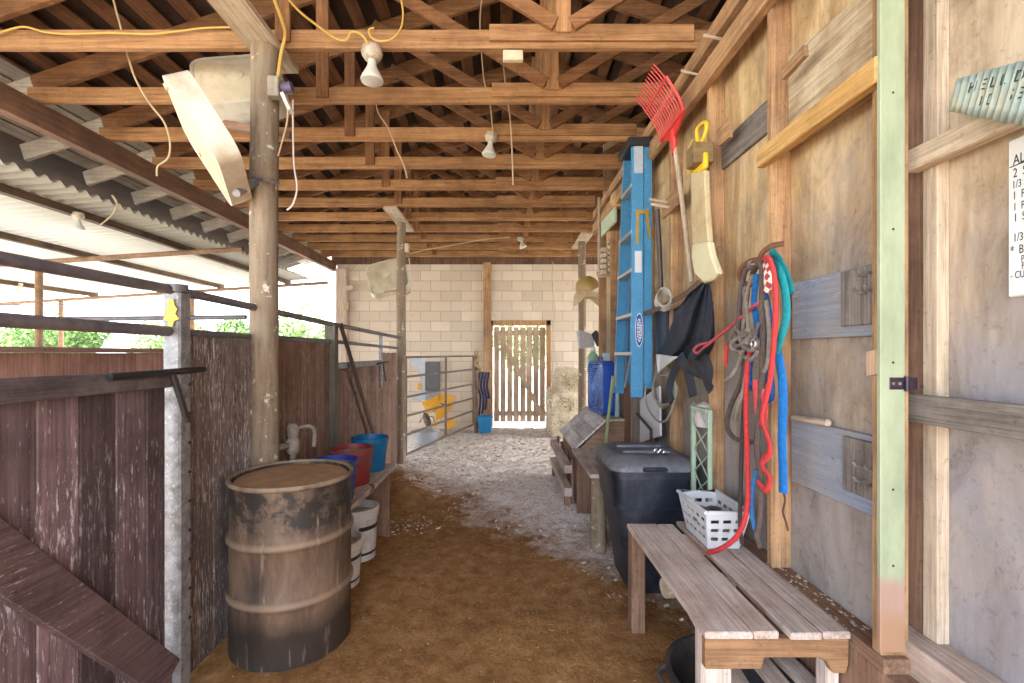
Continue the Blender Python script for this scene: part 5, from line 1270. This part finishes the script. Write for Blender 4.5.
m = loft([loop(.662,1.214,2.825,3.46,.796,.09), loop(.662,1.214,2.825,3.46,.82,.09), loop(.68,1.20,2.85,3.44,.85,.09), loop(.73,1.15,2.95,3.38,.875,.08), loop(.75,1.13,2.98,3.35,.868,.07)], capt=True); bl_ = mk('lid', m, LIDM, t, smooth=True)
m = MB(); m.tube([(.79, 3.05, .872), (1.1, 3.05, .872)], .012, 8); m.tube([(.79, 3.24, .872), (1.1, 3.24, .872)], .012, 8); mk('lid_rib', m, LIDM, bl_, smooth=True)
m = MB(); m.tube([(.86, 2.84, .81), (.88, 2.815, .815), (.98, 2.815, .815), (1.0, 2.84, .81)], .014, 8, smooth=3); mk('lid_handle', m, BIN, bl_, smooth=True)
for x in (.86, 1.08):
    m = MB(); m.lathe([(.02,-.025),(.095,-.028),(.10,-.015),(.10,.015),(.095,.028),(.02,.025)], (x, 3.42, .10), Matrix.Rotation(math.pi/2, 3, 'Y'), n=22); mk('wheel', m, M_BLACK, t, smooth=True)
q = P(664, 452, 3.0)
t2 = thing('padlock_snap', (.98, 2.95, .876), 'pair of small shiny snap clips lying on the bin lid', 'clip')
for k, x in enumerate((.985, 1.02)):
    m = MB(); m.tube([V((x + .014*math.cos(a), 2.97, .896 + .014*math.sin(a))) for a in [2*math.pi*j/12 for j in range(13)]], .0045, 6); mk('ring', m, plain('chrome', (200,200,204), .25, .9, .05), t2, smooth=True)

# bench
t = thing('bench', (.95, 2.1, 0), 'rough five-plank wooden bench at the right, with gaps between planks', 'bench')
BT = .56
for x0, x1, y0_, y1_ in ((.700,.868,1.60,2.62),(.8705,.958,1.60,2.61),(.995,1.105,1.595,2.66),(1.112,1.208,1.60,2.60)):
    m = MB(); m.box((x0, y0_, BT - .028), (x1, y1_, BT + R.uniform(-.002,.002))); mk('plank', m, BENCH('Y'), t, bevel=.004)
m = MB(); ap = [(.703, BT-.029), (1.205, BT-.029), (1.205, BT-.115), (1.195, BT-.15), (1.15, BT-.15), (1.13, BT-.11), (1.10, BT-.095), (.91, BT-.095), (.90, BT-.135), (.703, BT-.135)]
m.prism([(x, 1.605, z) for x, z in ap], (0, .035, 0)); mk('apron', m, wood('bench_end', (150,112,80), (192,150,112), 'X', dirt=(128,92,64), dirt_amt=.3, island=.1), t, bevel=.004)
for x0, x1, y0_, y1_, zt in ((.705,.815,1.645,1.70,BT-.029),(1.15,1.20,1.645,1.70,BT-.029),(.70,.775,2.52,2.60,BT-.029),(1.13,1.20,2.52,2.60,BT-.029)):
    m = MB(); m.box((x0, y0_, -.03), (x1, y1_, zt)); mk('leg', m, BROWNW('Z') if y0_ > 2 else BENCH('Z'), t, bevel=.004)
m = MB(); m.box((.78, 2.50, BT-.13), (1.2, 2.54, BT-.029)); mk('apron', m, BENCH('X'), t, bevel=.004)
m = MB(); m.tube([(.80, 2.30, .355), (1.16, 2.36, .355)], .047, 12); mk('stretcher', m, PALE('X'), t, smooth=True)
# basket
t = thing('laundry_basket', (1.08, 2.36, BT), 'white plastic slotted basket of dark rope scraps on the bench', 'basket')
WB = plain('white_basket_plastic', (226,224,226), .4, 0, .05, 8, dirt=(180,170,166), dirt_amt=.15)
bz = BT + .003
def bl4(z): f = (z - bz)/.185; return (1.01 - .025*f, 1.165 + .035*f, 2.28 - .04*f, 2.54 + .06*f)
m = MB()
zs = [bz + .0, bz + .04, bz + .058, bz + .086, bz + .104, bz + .132, bz + .150, bz + .185]
def side(a, b, nseg, seg_h):
    """one wall from bottom corners a to top corners b, left open where the slots are"""
    for zi in range(len(zs)-1):
        f0, f1 = (zs[zi]-bz)/.185, (zs[zi+1]-bz)/.185
        for k in range(nseg):
            if zi in (1,3,5) and k % 3 != 0: continue
            g0, g1 = k/nseg, (k+1)/nseg
            q = lambda g, f: (a[0].lerp(a[1], g)).lerp(b[0].lerp(b[1], g), f)
            m.add([q(g0,f0), q(g1,f0), q(g1,f1), q(g0,f1)], [(0,1,2,3)])
def cor(z): x0,x1,y0_,y1_ = bl4(z); return [V((x0,y0_,z)),V((x1,y0_,z)),V((x1,y1_,z)),V((x0,y1_,z))]
cb_, ct_ = cor(bz), cor(bz + .185)
for i in range(4):
    j = (i+1)%4; side((cb_[i], cb_[j]), (ct_[i], ct_[j]), 10 if i % 2 == 0 else 16, 0)
m.add(cb_, [(0,1,2,3)])
mk('wall', m, WB, t, solid=.004)
m = MB(); cr = cor(bz + .187); out = []
m.tube([c_.lerp(V((1.075,2.365,c_.z)), .04) if False else c_ for c_ in cr] + [cr[0]], .011, 8, flat=None); mk('rim', m, WB, t, smooth=True)
m = MB()
for k in range(14):
    a = R.uniform(0, 6.28); c_ = V((1.085 + R.uniform(-.04,.04), 2.40 + R.uniform(-.08,.08), bz + .09 + .03*R.random()))
    m.tube([c_ + V((.05*math.cos(a+j*.9), .07*math.sin(a+j*.9), .012*math.sin(j*2+k))) for j in range(6)], .010, 6, smooth=3)
single('rope_scraps', m, plain('dark_scrap', (104,98,98), .9, 0, .35, 20), 'dark grey rope scraps heaped inside the white basket', 'rope', smooth=True)
# tub under bench
c = V((.95, 1.88, -.01)); t = thing('rubber_tub', c, 'black rubber feed tub on the dirt under the bench', 'tub')
TB = plain('black_rubber', (48,48,52), .7, 0, .25, 6, dirt=(128,100,76), dirt_amt=.35)
m = MB(); m.lathe([(0,.008),(.19,.0),(.21,.01),(.255,.20),(.275,.205),(.275,.23),(.256,.232),(.245,.21),(.196,.03),(0,.024)], c, n=40); mk('tub_body', m, TB, t, smooth=True)
m = MB(); m.tube([c + V((-.26,-.07,.215)), c + V((-.305,-.04,.205)), c + V((-.305,.04,.205)), c + V((-.26,.07,.215))], .013, 8, smooth=3); mk('handle', m, TB, t, smooth=True)
for k, (x, z) in enumerate(((.915,.28),(1.0,.295),(1.085,.27))):
    m = MB(); m.beam((x + .03, 2.45, z - .0), (x + .06*k - .02, 1.72, z - .02), .075, .03); single('loose_plank', m, BENCH('Y'), ('left', 'middle', 'right')[k] + ' loose plank lying under the bench over the black tub', 'board', 'loose planks under the bench', bevel=.003)
m = MB()
for k in range(70):
    y = R.uniform(1.6, 2.2); x = R.uniform(1.215, 1.30); s = R.uniform(.0015,.004); m.box((x-s, y-s*1.5, .549), (x+s, y+s*1.5, .549+s))
o = mk('dry_crumbs', m, PALE('X')); o['kind'] = 'stuff'; o['label'] = 'dry crumbs scattered on the wall sill behind the bench'; o['category'] = 'litter'
